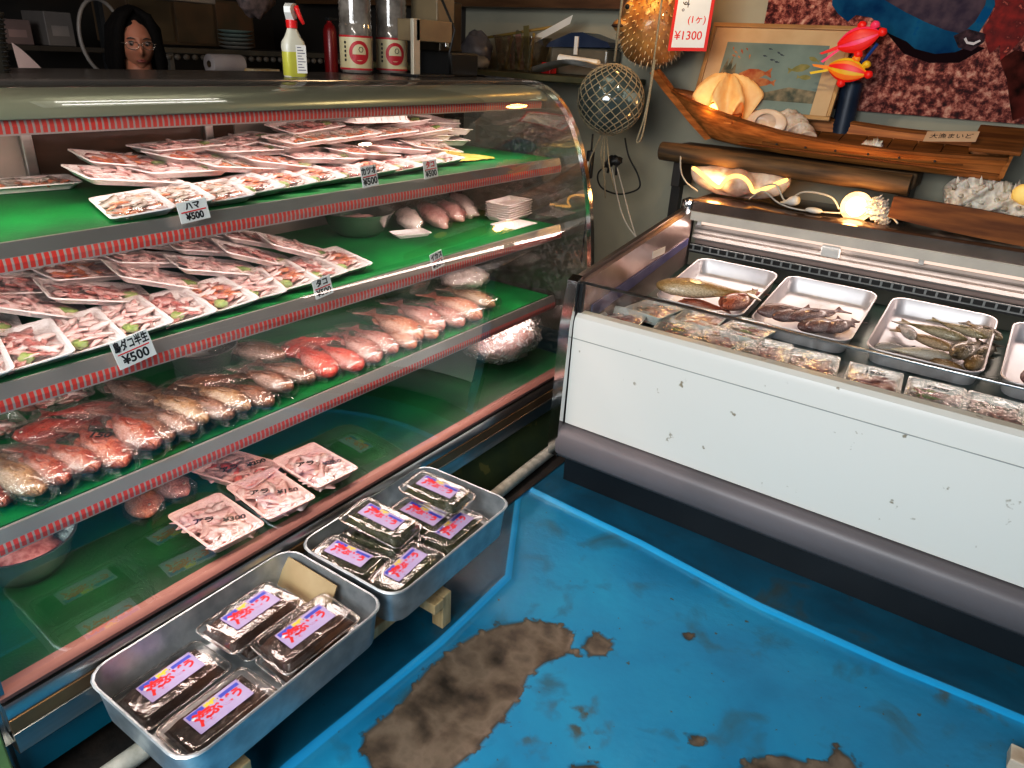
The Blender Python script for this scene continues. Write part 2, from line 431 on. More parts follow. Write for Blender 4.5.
# ------------------------------------------------------------------ the tall curved display case
Y0, Y1 = .272, 2.50
PROF = [(-1.345, .315), (-1.332, .45), (-1.325, .60), (-1.327, .736), (-1.342, .87), (-1.364, .99), (-1.388, 1.08), (-1.419, 1.171), (-1.456, 1.245), (-1.50, 1.309), (-1.548, 1.352), (-1.60, 1.381), (-1.645, 1.393), (-1.691, 1.398)]
case = thing('display_case', 'tall curved glass seafood display case with green shelves and red striped rails', 'display case', (-1.72, 1.4, 0))
mb = MB().prism([(-1.36, .06), (-1.36, .20), (-2.12, .20), (-2.12, .06)], 'y', Y0, Y1)
mb.build('base_panel', blue_panel, case)
MB().box((-2.08, Y0 + .05, 0.0), (-1.52, Y1 - .05, .06)).build('plinth', black, case)
sill = MB()
sill.prism([(-1.368, .314), (-1.368, .322), (-1.345, .320), (-1.332, .312), (-1.332, .304), (-1.345, .304)], 'y', Y0, Y1)
sill.build('sill_strip', steel_pink, case, 40)
MB().prism([(-1.40, .296), (-1.40, .304), (-1.338, .304), (-1.338, .296)], 'y', Y0, Y1).build('sill_gasket', black, case)
MB().prism([(-1.40, .20), (-1.40, .296), (-1.330, .296), (-1.326, .29), (-1.326, .262), (-1.333, .258), (-1.333, .20)], 'y', Y0, Y1).build('sill_band', steel, case, 40)
MB().prism([(-1.333, .222), (-1.333, .262), (-1.3235, .258), (-1.3235, .226)], 'y', Y0, Y1).build('brass_strip', mat('brass_strip', (.36, .21, .10), (.22, .13, .07), rough=.35, metal=.7), case)
MB().prism([(-1.36, .165), (-1.36, .20), (-1.333, .228), (-1.322, .222), (-1.322, .172), (-1.328, .165)], 'y', Y0, Y1).build('lower_band', steel, case, 40)
# floor of the case
fp = MB().box((-2.10, Y0 + .01, .20), (-1.365, Y1 - .01, .312)).build('case_floor', steel, case)
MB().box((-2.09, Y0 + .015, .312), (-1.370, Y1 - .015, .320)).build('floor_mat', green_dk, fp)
# back
rear_m = mat('rear_door_glass', (.05, .028, .02), (.11, .06, .04), rough=.16, scale=2.4, stretch=(1, 1, 3))
MB().box((-2.12, Y0, .20), (-2.10, Y1, 1.40)).build('rear_wall', rear_m, case)
for y0, y1 in ((Y0 + .02, .84), (1.46, 1.97)):
    MB().box((-2.10, y0, .33), (-2.092, y1, 1.385)).build('rear_door', mat('rear_door_pane', (.22, .19, .16), (.36, .31, .27), rough=.2, scale=3), case)
for y in (.845, 1.36, 1.98):
    MB().box((-2.10, y - .014, .33), (-2.078, y + .014, 1.385), ch=.003).build('door_frame', steel, case)
# top and hood
MB().box((-2.13, Y0, 1.386), (-1.69, Y1, 1.402), ch=.004).build('top_panel', mat('top_panel', (.16, .13, .115), (.10, .085, .075), rough=.22, scale=4, metal=.5), case)
hood = [(x + .0 if i == 0 else x, z) for i, (x, z) in enumerate([(-1.585, 1.345), (-1.60, 1.366), (-1.64, 1.380), (-1.69, 1.386)])]
MB().prism(hood + [(x, z - .008) for x, z in reversed(hood)], 'y', Y0, Y1).build('hood', mat('hood_steel', (.46, .45, .34), (.34, .33, .24), rough=.3, metal=.5, scale=3, stretch=(1, .3, 1)), case, 60)
lip_m = mat('rail_lip', (.46, .45, .44), (.36, .33, .31), rough=.32, metal=.6, scale=3, stretch=(1, .4, 1))
red = (.74, .075, .055); silver = (.46, .45, .43)
def rail(x, zc, parent, h=.024):
    m = ticks_mat('rail_dashes_%d' % int(zc * 1000), .0133, (.50, .38, .35), red, .64, (zc - .0125, zc + .0115), rough=.3)
    a = MB().prism([(x - .012, zc - h / 2 - .004), (x + .004, zc - h / 2 - .004), (x + .006, zc), (x + .004, zc + h / 2), (x - .012, zc + h / 2)], 'y', Y0 + .01, Y1 - .02)
    a.build('price_rail', m, parent)
    l = MB().prism([(x - .012, zc + h / 2), (x + .004, zc + h / 2), (x - .006, zc + h / 2 + .026), (x - .014, zc + h / 2 + .026)], 'y', Y0 + .01, Y1 - .02)
    l.build('rail_lip', lip_m, parent)
rail(-1.60, 1.323, case)
SHELF = {}
for nm, x, zc in (('top', -1.49, 1.097), ('mid', -1.465, .842), ('low', -1.468, .543)):
    zs = zc + .036
    sh = MB().box((-2.09, Y0 + .01, zs - .022), (x - .014, Y1 - .02, zs - .006)).build('shelf', steel, case)
    MB().box((-2.085, Y0 + .015, zs - .006), (x - .022, Y1 - .03, zs)).build('shelf_mat', green, sh)
    rail(x, zc, sh)
    for y in (.9, 1.95):
        MB().box((-2.09, y - .01, zs - .06), (-1.8, y + .01, zs - .022)).build('shelf_bracket', steel, sh)
    SHELF[nm] = zs
# glass
g = MB().rings([[(x, y, z) for x, z in PROF] for y in (Y0, .9, 1.5, 2.0, Y1)], cap=False, closed=False)
g.build('curved_front_glass', case_glass, case, True)
for y in (Y0 + .004, Y1 - .004):
    poly = PROF + [(-2.10, 1.39), (-2.10, .315)]
    MB().add([(x, y, z) for x, z in poly], [tuple(range(len(poly)))]).build('end_glass', clear('end_glass', (.93, .95, .92), refl=.10, rough=.05, white=.1), case)
for y, w in ((Y0 - .012, .022), (Y1 - .006, .026)):
    P2 = [(-1.36, .18)] + PROF + [(-2.12, 1.404)]
    fr = MB(); rs = []
    for i, (x, z) in enumerate(P2):
        a = Vector(P2[max(0, i - 1)]); b2 = Vector(P2[min(len(P2) - 1, i + 1)]); t = (b2 - a).normalized(); n = Vector((t.y, -t.x))
        o1 = Vector((x, z)) + n * .008; o2 = Vector((x, z)) - n * .010
        rs.append([(o1.x, y, o1.y), (o1.x, y + w, o1.y), (o2.x, y + w, o2.y), (o2.x, y, o2.y)])
    fr.rings(rs); fr.build('end_frame', chrome, case, 50)
tube_m = emis('lamp_tube', (1., .82, .76), 1.6)
MB().tube([(-1.625, Y0 + .05, 1.338), (-1.625, Y1 - .06, 1.338)], .010, 8).build('lamp_tube', tube_m, case, True)
# the board and corner post at its left end
bd = tag(MB().box((-1.40, .175, .012), (-1.327, .255, .305), ch=.004).build('end_board', mat('pale_green_board', (.20, .33, .13), (.16, .27, .11), rough=.5, scale=20)),
         'small pale green board standing at the left end of the curved display case', 'board')

def area(name, loc, sx, sy, power, col, direction, spread=180):
    l = bpy.data.lights.new(name, 'AREA'); l.shape = 'RECTANGLE'; l.size = sx; l.size_y = sy; l.energy = power; l.color = col
    l.spread = R(spread)
    o = bpy.data.objects.new(name, l); COL.objects.link(o); o.location = loc
    o.rotation_euler = Vector(direction).to_track_quat('-Z', 'Y').to_euler(); return o
def strip(name, loc, length, power, col, d):
    """long strip light along world Y"""
    l = bpy.data.lights.new(name, 'AREA'); l.shape = 'RECTANGLE'; l.size = .03; l.size_y = length; l.energy = power; l.color = col
    o = bpy.data.objects.new(name, l); COL.objects.link(o); o.location = loc
    z = -Vector(d).normalized(); y = Vector((0, 1, 0)); x = y.cross(z).normalized()
    o.rotation_euler = Matrix((x, y, z)).transposed().to_euler(); return o
PINK = (1., .77, .70)
strip('case_lamp', (-1.63, 1.4, 1.325), 2.0, 8., PINK, (-.25, 0, -1))
strip('case_lamp', (-1.50, 1.4, 1.085), 2.0, 11., PINK, (-.45, 0, -1))
strip('case_lamp', (-1.49, 1.4, .83), 2.0, 7., PINK, (-.45, 0, -1))
strip('case_lamp', (-1.49, 1.4, .53), 2.0, 4.5, PINK, (-.15, 0, -1))

# ------------------------------------------------------------------ packs of sliced seafood
oct_a = mat('octopus_pink', (.70, .36, .34), (.86, .60, .57), rough=.3, scale=60, coat=.4)
oct_b = mat('octopus_dark', (.34, .10, .09), (.60, .30, .27), rough=.3, scale=60, coat=.4)
oct_c = mat('fish_white', (.88, .70, .67), (.78, .54, .51), rough=.3, scale=50, coat=.4)
sal = mat('prawn_red', (.50, .14, .06), (.72, .30, .16), rough=.3, scale=60, coat=.4)
sil = mat('silver_skin', (.30, .27, .22), (.55, .48, .42), rough=.25, scale=50, coat=.5)
herb = mat('green_garnish', (.10, .20, .03), (.25, .36, .08), rough=.5, scale=80)
wasabi = mat('green_sachet', (.16, .28, .08), (.34, .42, .14), rough=.4, scale=60)

def slices(mb, n, w, h, rng, z=.006, size=.022, kinds=3):
    for i in range(n):
        cx, cy = rng.uniform(-w, w), rng.uniform(-h, h)
        a = rng.uniform(0, 6.28); L2 = rng.uniform(.8, 1.7) * size; W2 = L2 * rng.uniform(.34, .62)
        k = 1 - .55 * (abs(cx) / w) ** 2 - .25 * (abs(cy) / h) ** 2
        zz = z + rng.uniform(0, .012) * k
        mb.k = rng.randrange(kinds)
        ts, tw = rng.uniform(-.4, .4), rng.uniform(-.5, .5)
        M = Matrix.Translation((cx, cy, zz)) @ Matrix.Rotation(a, 4, 'Z') @ Matrix.Rotation(ts, 4, 'X') @ Matrix.Rotation(tw * .5, 4, 'Y')
        cv = rng.uniform(-.6, .6) * L2
        rs = []
        for j in range(6):
            t = j / 5 * 2 - 1; ww = W2 * math.sqrt(max(.04, 1 - t * t * .95)); yo = cv * t * t
            th = .0042 * math.sqrt(max(.1, 1 - t * t))
            rs.append([(t * L2, yo - ww, 0), (t * L2, yo, th), (t * L2, yo + ww, 0), (t * L2, yo, -th)])
        mb.rings(rs, M=M)
    mb.k = 0; return mb

def foam_tray(mb, w, h, d, r=.012, lip=.007):
    rs = [rrect(w * .80, h * .74, r, z=.003), rrect(w * .83, h * .78, r, z=.004), rrect(w - 2 * lip, h - 2 * lip, r, z=d - .001), rrect(w, h, r + .003, z=d),
          rrect(w, h, r + .003, z=d - .003), rrect(w - 2 * lip + .002, h - 2 * lip + .002, r, z=d - .004), rrect(w * .82, h * .76, r, z=0)]
    mb.rings(rs, cap=False); n = len(rs[0]); mb.add(rs[0], [tuple(range(n))]); mb.add(rs[-1], [tuple(range(n))])
    return mb

def lid_film(mb, w, h, d, rng, dome=.007, nu=14, nv=10):
    s = rng.random() * 50
    def f(u, v):
        x, y = (u - .5) * w, (v - .5) * h
        e = (1 - (2 * u - 1) ** 4) * (1 - (2 * v - 1) ** 4)
        return (x, y, d + .001 + e * (dome + .004 * noise.noise((x * 40 + s, y * 40, s))))
    return mb.grid(f, nu, nv)

def make_pack(name, w, h, d, seed, mats, n=54, size=.019, tray_m=foam, garnish=True, dome=.007, density=None):
    rng = random.Random(seed)
    root = thing(name, 'x', 'food pack')
    foam_tray(MB(), w, h, d).build('foam_tray', tray_m, root, 40)
    slices(MB(), n, w * .36, h * .30, rng, .010, size, len(mats)).build('seafood_slices', mats, root, True)
    if garnish:
        MB().blob((w * .30, -h * .12, d * .85), (.024, .017, .008), seed, .4, 4, 12).build('green_garnish', wasabi if seed % 2 else herb, root, True)
    lid_film(MB(), w * .985, h * .985, d, rng, dome).build('cling_film', film, root, True)
    return root

PACK = [make_pack('seafood_pack', .240, .136, .018, 11, [oct_a, oct_c, oct_b]), make_pack('seafood_pack', .240, .136, .018, 12, [oct_a, oct_c, oct_c]),
        make_pack('seafood_pack', .240, .136, .018, 13, [oct_b, oct_c, sal]), make_pack('seafood_pack', .240, .136, .018, 14, [sil, oct_c, sal], garnish=False)]
WHAT = ['pink and dark octopus slices', 'pale pink octopus slices', 'dark red octopus slices', 'silver and orange fish slices']
SH = ['pink and dark slices', 'pale pink slices', 'dark red slices', 'silver and orange slices']
used = set()
def place(protos, k, loc, rot, label, group, scale=1.):
    p = protos[k]
    if p.name in used: o = copy_tree(p)
    else: used.add(p.name); o = p
    o.location = loc; o.rotation_mode = 'XYZ'; o.rotation_euler = rot; o.scale = (scale,) * 3
    o['label'] = label
    if group: o['group'] = group
    return o

# middle shelf, front row: each pack points its short end at the glass
rng = random.Random(5)
zm = SHELF['mid']; zt = SHELF['top']; zl = SHELF['low']
for i, (x, y) in enumerate([(-1.60, .455), (-1.598, .565), (-1.60, .670), (-1.612, .785), (-1.612, .900), (-1.614, 1.018), (-1.622, 1.128), (-1.63, 1.238), (-1.64, 1.343), (-1.645, 1.45)]):
    k = (0, 0, 1, 1, 0, 2, 1, 2, 0, 2)[i]
    place(PACK, k, (x, y, zm + .001 + .002 * (i % 2)), (R(7), 0, R(-16 + rng.uniform(-5, 5))),
          f'tray of {WHAT[k]}, {ORD[i]} from left along the middle shelf front', 'seafood packs in the middle shelf front row')
for r_, (x, dz, n, y0, st, tl) in enumerate([(-1.765, .030, 7, .50, .150, -18), (-1.865, .052, 6, .50, .165, -14), (-1.975, .060, 5, .52, .19, -10), (-2.01, .088, 4, .60, .21, 12)]):
    nm = ('second row', 'third row', 'fourth row', 'topmost layer')[r_]
    for i in range(n):
        k = rng.choice((0, 1, 1, 2, 0))
        place(PACK, k, (x + rng.uniform(-.012, .012), y0 + i * st + rng.uniform(-.012, .012), zm + dz + rng.uniform(0, .006)),
              (R(rng.uniform(2, 8)), R(-tl + rng.uniform(-6, 6)), R(90 + rng.uniform(-14, 14))),
              f'tray of {SH[k]}, {ORD[i]} from left, {nm}, middle shelf', 'seafood packs heaped behind the middle shelf front row')
# top shelf
for i, (x, y) in enumerate([(-1.62, .845), (-1.635, .955), (-1.635, 1.062), (-1.66, 1.17), (-1.675, 1.285), (-1.68, 1.40), (-1.685, 1.515), (-1.695, 1.63), (-1.70, 1.745), (-1.71, 1.86), (-1.73, 1.985)]):
    k = (3, 3, 3, 2, 2, 2, 0, 2, 0, 1, 1)[i]
    place(PACK, k, (x, y, zt + .001 + .002 * (i % 2)), (R(6), 0, R(-15 + rng.uniform(-5, 5))),
          f'tray of {WHAT[k]}, {ORD[i]} from left along the top shelf front', 'seafood packs in the top shelf front row')
for r_, (x, dz, n, y0, st, tl) in enumerate([(-1.80, .026, 8, .92, .160, -8), (-1.90, .045, 7, 1.00, .180, -6), (-1.98, .062, 6, 1.20, .190, 4), (-1.86, .078, 4, 1.52, .18, 3), (-1.93, .100, 3, 1.62, .20, 8)]):
    nm = ('second row', 'third row', 'fourth row', 'upper layer', 'topmost layer')[r_]
    for i in range(n):
        k = rng.choice((0, 1, 2, 3, 2))
        place(PACK, k, (x + rng.uniform(-.012, .012), y0 + i * st + rng.uniform(-.015, .015), zt + dz + rng.uniform(0, .008)),
              (R(rng.uniform(-2, 7)), R(-tl + rng.uniform(-5, 5)), R(90 + rng.uniform(-14, 14))),
              f'tray of {SH[k]}, {ORD[i]} from left, {nm}, top shelf', 'seafood packs heaped behind the top shelf front row')
place(PACK, 3, (-2.0, .78, zt + .002), (0, 0, R(80)), 'silver and orange fish tray alone at the back left of the top shelf', None)
# upturned dish lids on the stack
lidp = thing('dish_cover', 'ribbed pink-white foam lid lying upside down on the packs of the top shelf', 'foam lid', (-1.90, 1.86, zt + .128))
m_ = MB(); rs = []
for s, z in ((1., 0), (1.0, .004), (.93, .010), (.86, .030), (.82, .034), (.3, .034)):
    rs.append([(p[0] * (1 - .0), p[1], z) for p in rrect(.17 * s, .25 * s, .03 * s, 6)])
m_.rings(rs); M_ = Matrix.Translation((-1.90, 1.86, zt + .128)) @ Matrix.Rotation(R(-12), 4, 'Z')
m_.v = [M_ @ v for v in m_.v]; m_.build('lid_shell', foam, lidp, 45)
rib = MB()
for j in range(9):
    y = -.10 + .025 * j
    rib.tube([(.082, y, .006), (.072, y, .030)], .004, 6, M_)
rib.build('lid_ribs', foam, lidp, True)
empty_tray = thing('empty_foam_tray', 'x', 'foam tray')
foam_tray(MB(), .25, .15, .024).build('foam_tray', foam, empty_tray, 40)
for i, (x, y, z, rz, rx) in enumerate([(-1.93, 2.10, zt + .02, 80, 3), (-1.90, 2.12, zt + .045, 95, -3), (-1.93, 2.14, zt + .070, 84, 4), (-1.92, 2.24, zt + .03, 88, 5), (-1.94, 2.27, zt + .062, 76, -2), (-1.96, 2.24, zt + .092, 98, 8)]):
    place([empty_tray], 0, (x, y, z), (R(rx), R(4), R(rz)), f'empty white foam tray, {ORD[i]} up in the loose stack ending the top shelf', 'empty foam trays stacked on the top shelf')

# price cards clipped to the rails
card_m = mat('price_card', (.86, .84, .82), (.78, .76, .74), rough=.4)
def price_card(x, y, z, w, h, l1, l2, roll, label, tilt=8, ink=inkb):
    t = thing('price_card', label, 'price card', (x, y, z))
    M = frame((x, y, z), (0, math.cos(R(roll)), math.sin(R(roll))), (-math.sin(R(tilt)), -math.sin(R(roll)), math.cos(R(roll))))
    MB().box((-w / 2, -h / 2, -.001), (w / 2, h / 2, .001), M, ch=.0006).build('card', card_m, t)
    MB().box((-w * .42, -.0012, .001), (w * .42, .0012, .0016), M).build('red_line', inkr, t)
    text_obj(l1, h * .40, M @ Matrix.Translation((0, h * .24, .0014)), ink, 'lettering', t, .0002, .0006, w * .9)
    text_obj(l2, h * .46, M @ Matrix.Translation((0, -h * .25, .0014)), inkb, 'lettering', t, .0002, .0006, w * .9)
price_card(-1.447, .703, .885, .084, .062, '島ダコ半生', '¥500', 8, 'white price card reading 500 yen under four black characters on the middle rail')
price_card(-1.447, 1.226, .905, .062, .052, 'タコ', '¥500', 6, 'small 500 yen price card right of the octopus packs on the middle rail')
price_card(-1.447, 1.694, .888, .058, .054, 'イカス', '¥500', 10, 'price card standing alone before the bare green part of the middle shelf')
price_card(-1.472, .900, 1.148, .072, .045, 'ハマ', '¥500', 4, 'leftmost faded price card on the top rail, in front of silver fish packs')
price_card(-1.472, 1.435, 1.170, .060, .056, 'カツオ', '¥500', 4, 'black lettered 500 yen card on the top rail below the pile of packs')
price_card(-1.472, 1.690, 1.166, .062, .052, 'タコ', '¥500', 3, 'rightmost faded pinkish price card on the top rail', ink=inkr)

# ------------------------------------------------------------------ whole fish in bags
def fish_mesh(L, H, T, snout=.5, belly=0., n=14, bend=0.):
    """fish lying on its side, head towards +x; H across y, T up z"""
    prof = [(0, .035), (.02, .13), (.05, .28), (.10, .52), (.16, .74), (.23, .91), (.31, 1.), (.40, .98), (.50, .88), (.60, .71), (.70, .50), (.79, .31), (.86, .21), (.92, .21)]
    rs = []
    for t, h in prof:
        h = h ** (snout if t < .2 else 1)
        x = L * (.5 - t); hh = H / 2 * h; tt = T / 2 * (h ** .8) * (1 if t < .5 else 1 - (t - .5) * .9)
        yo = bend * math.sin(t * 3) + belly * H * .1 * (h)
        rs.append([(x, yo + hh * math.cos(2 * math.pi * j / n), T / 2 + tt * math.sin(2 * math.pi * j / n)) for j in range(n)])
    return rs
def plate(mb, pts, th=.002):
    """flat fin outline (x,y,z list) given a little thickness"""
    n = len(pts); a = [Vector(p) + Vector((0, 0, th)) for p in pts]; b = [Vector(p) - Vector((0, 0, th)) for p in pts]
    return mb.add(a + b, [tuple(range(n)), tuple(reversed(range(n, 2 * n)))] + [(i, (i + 1) % n, n + (i + 1) % n, n + i) for i in range(n)])
def make_fish(name, L, H, T, body_m, fin_m, eye_c=None, snout=.5, bag=True, seed=0, cat='fish', bend=0., fork=True, bag_m=None):
    root = thing(name, 'x', cat)
    MB().rings(fish_mesh(L, H, T, snout, bend=bend)).build('fish_body', body_m, root, True)
    x = -L * .40; yb = bend * math.sin(2.7)
    tl = MB(); q = H * .42
    plate(tl, [(x + .01, yb - .08 * H, T / 2), (x - L * .15, yb - q, T * .45), (x - L * (.10 if fork else .17), yb, T * .45), (x - L * .15, yb + q, T * .5), (x + .01, yb + .08 * H, T / 2)])
    tl.build('tail_fin', fin_m, root, 30)
    d = MB()
    up = [(L * (.5 - t), H / 2 * (h + a) + bend * math.sin(t * 3), T / 2) for t, h, a in ((.24, .94, 0), (.30, 1., .16), (.36, .98, .26), (.48, .92, .2), (.58, .76, .22), (.70, .52, .2), (.76, .40, 0))]
    plate(d, up + [(L * -.05, H * .2, T / 2)], .0015); d.build('dorsal_fin', fin_m, root, 30)
    an = MB(); plate(an, [(L * (.5 - t), -H / 2 * (h + a) + bend * math.sin(t * 3), T / 2) for t, h, a in ((.56, .76, 0), (.62, .68, .28), (.74, .44, .2), (.78, .34, 0))], .0015)
    an.build('anal_fin', fin_m, root, 30)
    pf = MB(); plate(pf, [(L * .20, -H * .05, T * .97), (L * .10, -H * .24, T * .98), (L * .02, -H * .20, T * .96), (L * .06, -H * .06, T * .98), (L * .14, .0, T * .99)], .0015)
    pf.build('pectoral_fin', fin_m, root, 30)
    e = MB(); r_ = H * .055
    e.blob((L * .365, H * .13, T * .5 + T * .36), (r_, r_, r_ * .6), 0, 0, 1, 16); e.k = 1
    e.blob((L * .367, H * .13, T * .5 + T * .36 + r_ * .35), (r_ * .5, r_ * .5, r_ * .4), 0, 0, 1, 12)
    e.build('eye', [eye_c or sil, black], root, True)
    gl = MB(); gl.tube([(L * (.5 - .23) - .012 * math.sin(a * 1.6), H * .42 * math.cos(a), T * .5 + T * .44 * math.sin(a)) for a in [.5 + .3 * i for i in range(8)]], .0022, 6)
    gl.tube([(L * .49, -H * .03, T * .55), (L * .44, -H * .12, T * .74), (L * .41, -H * .15, T * .76)], .0016, 5)
    gl.build('gill_cover', fin_m, root, True)
    if bag:
        m = MB(); rs = []; n = 18
        for i, (t, s) in enumerate([(-.04, .30), (.0, .72), (.08, .95), (.2, 1.08), (.35, 1.12), (.5, 1.08), (.65, .95), (.8, .80), (.95, .86), (1.08, .95), (1.13, .9)]):
            xx = L * (.5 - t); ring = []
            for j in range(n):
                a = 2 * math.pi * j / n
                k = 1 + .13 * noise.noise((i * .9 + seed, math.cos(a) * 1.6, math.sin(a) * 1.6 + seed))
                tz = T * .56 * (1 if t < .7 else max(.12, 1 - (t - .7) * 2.2))
                ring.append((xx, s * H * .54 * math.cos(a) * k + bend * math.sin(t * 3), T * .5 + tz * math.sin(a) * k))
            rs.append(ring)
        m.rings(rs, cap=False); m.build('plastic_bag', bag_m or bagm, root, True)
    return root
def skin(name, c1, c2, c3, s=14, st=(1, 2.2, 1), coat=.5, bump=.25, belly=None, back=None, cell=38.):
    """wet scaled skin: mottled colour, pale towards the belly, dark along the back, fine scale cells"""
    m = mat(name, c1, c2, c3=c3, rough=.36, scale=s, stretch=st, coat=coat, lo=.38, hi=.60, detail=6.)
    nt = m.node_tree; N, L = nt.nodes.new, nt.links.new
    b = next(n for n in nt.nodes if n.type == 'BSDF_PRINCIPLED'); src = b.inputs['Base Color'].links[0].from_socket
    tc = N('ShaderNodeTexCoord'); sx = N('ShaderNodeSeparateXYZ'); L(tc.outputs['Generated'], sx.inputs[0])
    belly = belly or tuple(min(.9, q * .6 + .28) for q in c2); back = back or tuple(q * .45 for q in c1)
    nz = N('ShaderNodeTexNoise'); nz.inputs['Scale'].default_value = 9; L(tc.outputs['Generated'], nz.inputs['Vector'])
    ad = N('ShaderNodeMath'); ad.operation = 'MULTIPLY_ADD'; L(nz.outputs['Fac'], ad.inputs[0]); ad.inputs[1].default_value = .35; L(sx.outputs[1], ad.inputs[2])
    for c, a0, a1, amt in ((belly, .50, .30, .85), (back, .86, 1.12, .8)):
        r = N('ShaderNodeMapRange'); L(ad.outputs[0], r.inputs[0]); r.inputs[1].default_value = a0; r.inputs[2].default_value = a1; r.inputs[4].default_value = amt
        x = N('ShaderNodeMix'); x.data_type = 'RGBA'; L(r.outputs[0], x.inputs[0]); L(src, x.inputs[6]); x.inputs[7].default_value = (*c, 1); src = x.outputs[2]
    vo = N('ShaderNodeTexVoronoi'); vo.inputs['Scale'].default_value = cell
    mp = N('ShaderNodeMapping'); mp.inputs['Scale'].default_value = (1., .55, .35); L(tc.outputs['Generated'], mp.inputs[0]); L(mp.outputs[0], vo.inputs['Vector'])
    r = N('ShaderNodeMapRange'); L(vo.outputs['Distance'], r.inputs[0]); r.inputs[1].default_value = .15; r.inputs[2].default_value = .75; r.inputs[3].default_value = 0.; r.inputs[4].default_value = .42
    x = N('ShaderNodeMix'); x.data_type = 'RGBA'; L(r.outputs[0], x.inputs[0]); L(src, x.inputs[6]); x.inputs[7].default_value = (*(q * .4 for q in c1), 1)
    L(x.outputs[2], b.inputs['Base Color'])
    bp = N('ShaderNodeBump'); bp.inputs['Strength'].default_value = bump * 2.2; bp.inputs['Distance'].default_value = .004; bp.invert = True
    L(vo.outputs['Distance'], bp.inputs['Height']); L(bp.outputs[0], b.inputs['Normal'])
    return m
SK = {
 'brown': skin('skin_brown', (.11, .045, .024), (.36, .17, .095), (.20, .085, .045)),
 'tan': skin('skin_tan', (.22, .11, .05), (.55, .38, .22), (.36, .20, .10)),
 'red': skin('skin_red', (.38, .030, .02), (.62, .14, .09), (.28, .06, .035)),
 'rose': skin('skin_rose', (.34, .06, .035), (.66, .26, .17), (.46, .12, .07)),
 'rust': skin('skin_rust', (.30, .045, .025), (.48, .17, .10), (.22, .07, .045)),
 'scarlet': skin('skin_scarlet', (.72, .05, .035), (.80, .18, .12), (.62, .07, .05)),
 'pink': skin('skin_pink', (.40, .14, .12), (.72, .36, .30), (.58, .22, .18)),
 'coral': skin('skin_coral', (.52, .14, .07), (.76, .38, .24), (.60, .22, .13)),
}
DESC = {'brown': 'brown', 'tan': 'tan and cream', 'red': 'red', 'rose': 'rosy red', 'rust': 'rust red', 'scarlet': 'bright scarlet', 'pink': 'pink', 'coral': 'orange-pink'}
FP = {k: make_fish('bagged_fish', .24, .104, .060, SK[k], SK[k], snout=.62 if k in ('scarlet', 'brown') else .85, seed=i * 3 + 1, cat='fish') for i, k in enumerate(SK)}
FISH = [((-1.729, 0.87), (-1.925, 0.838), 'brown'), ((-1.758, 0.788), (-1.836, 0.661), 'red'), ((-1.799, 0.577), (-1.724, 0.707), 'red'),
 ((-1.500, 0.655), (-1.694, 0.661), 'rose'), ((-1.495, 0.725), (-1.690, 0.735), 'rust'), ((-1.648, 0.561), (-1.759, 0.450), 'brown'), ((-1.54, 0.425), (-1.698, 0.430), 'rust'),
 ((-1.500, 0.475), (-1.675, 0.475), 'tan'), ((-1.505, 0.525), (-1.671, 0.526), 'rust'), ((-1.505, 0.592), (-1.663, 0.575), 'rust'), ((-1.560, 0.80), (-1.758, 0.774), 'brown'),
 ((-1.520, 0.872), (-1.715, 0.862), 'tan'), ((-1.51, 0.770), (-1.661, 0.755), 'brown'), ((-1.505, 0.825), (-1.655, 0.826), 'brown'), ((-1.741, 0.928), (-1.684, 1.107), 'brown'),
 ((-1.500, 0.985), (-1.681, 0.966), 'tan'), ((-1.500, 0.93), (-1.653, 0.917), 'brown'), ((-1.505, 1.064), (-1.671, 1.047), 'brown'), ((-1.734, 1.285), (-1.916, 1.189), 'brown'),
 ((-1.541, 1.24), (-1.714, 1.191), 'brown'), ((-1.515, 1.136), (-1.682, 1.114), 'brown'), ((-1.757, 1.322), (-1.707, 1.49), 'scarlet'), ((-1.528, 1.300), (-1.72, 1.356), 'scarlet'),
 ((-1.500, 1.39), (-1.686, 1.409), 'scarlet'), ((-1.510, 1.557), (-1.713, 1.578), 'pink'), ((-1.500, 1.467), (-1.701, 1.516), 'pink'), ((-1.505, 1.688), (-1.788, 1.712), 'coral'),
 ((-1.502, 1.635), (-1.645, 1.665), 'coral'), ((-1.505, 1.805), (-1.796, 1.855), 'pink'), ((-1.500, 1.746), (-1.671, 1.797), 'coral'), ((-1.505, 1.897), (-1.698, 1.948), 'pink'),
 ((-1.500, 1.99), (-1.746, 2.016), 'coral'), ((-1.548, 2.141), (-1.762, 2.136), 'tan')]
order = sorted(range(len(FISH)), key=lambda i: (FISH[i][0][1] + FISH[i][1][1]))
seen = {}; tot = {k: sum(1 for f in FISH if f[2] == k) for k in SK}
prev = []
for i in order:
    (hx, hy), (tx, ty), k = FISH[i]
    n = seen.get(k, 0); seen[k] = n + 1
    d = Vector((hx - tx, hy - ty)); c = ((hx + tx) / 2 - .008, (hy + ty) / 2)
    L = max(.19, min(.29, d.length * 1.18)); s = L / .24
    near = sum(1 for (px, py) in prev if math.hypot(px - c[0], py - c[1]) < .075)
    prev.append(c)
    place([FP[k]], 0, (c[0], c[1], zl + .001 + .016 * min(2, near)), (R(-14 if near else -6), R(4), math.atan2(d.y, d.x)),
          f'{DESC[k]} bagged fish, {ORD[n]} of that colour from the left on the lowest shelf', 'bagged whole fish on the lowest shelf', s)
    bpy.data.objects
for i, (x, y, k) in enumerate([(-1.72, .78, 'coral'), (-1.74, .86, 'pink')]):
    place([FP[k]], 0, (x, y, .322), (0, 0, R(-20 + 25 * i)), f'{DESC[k]} bagged fish lying on the case floor under the lowest rail', None, .85)
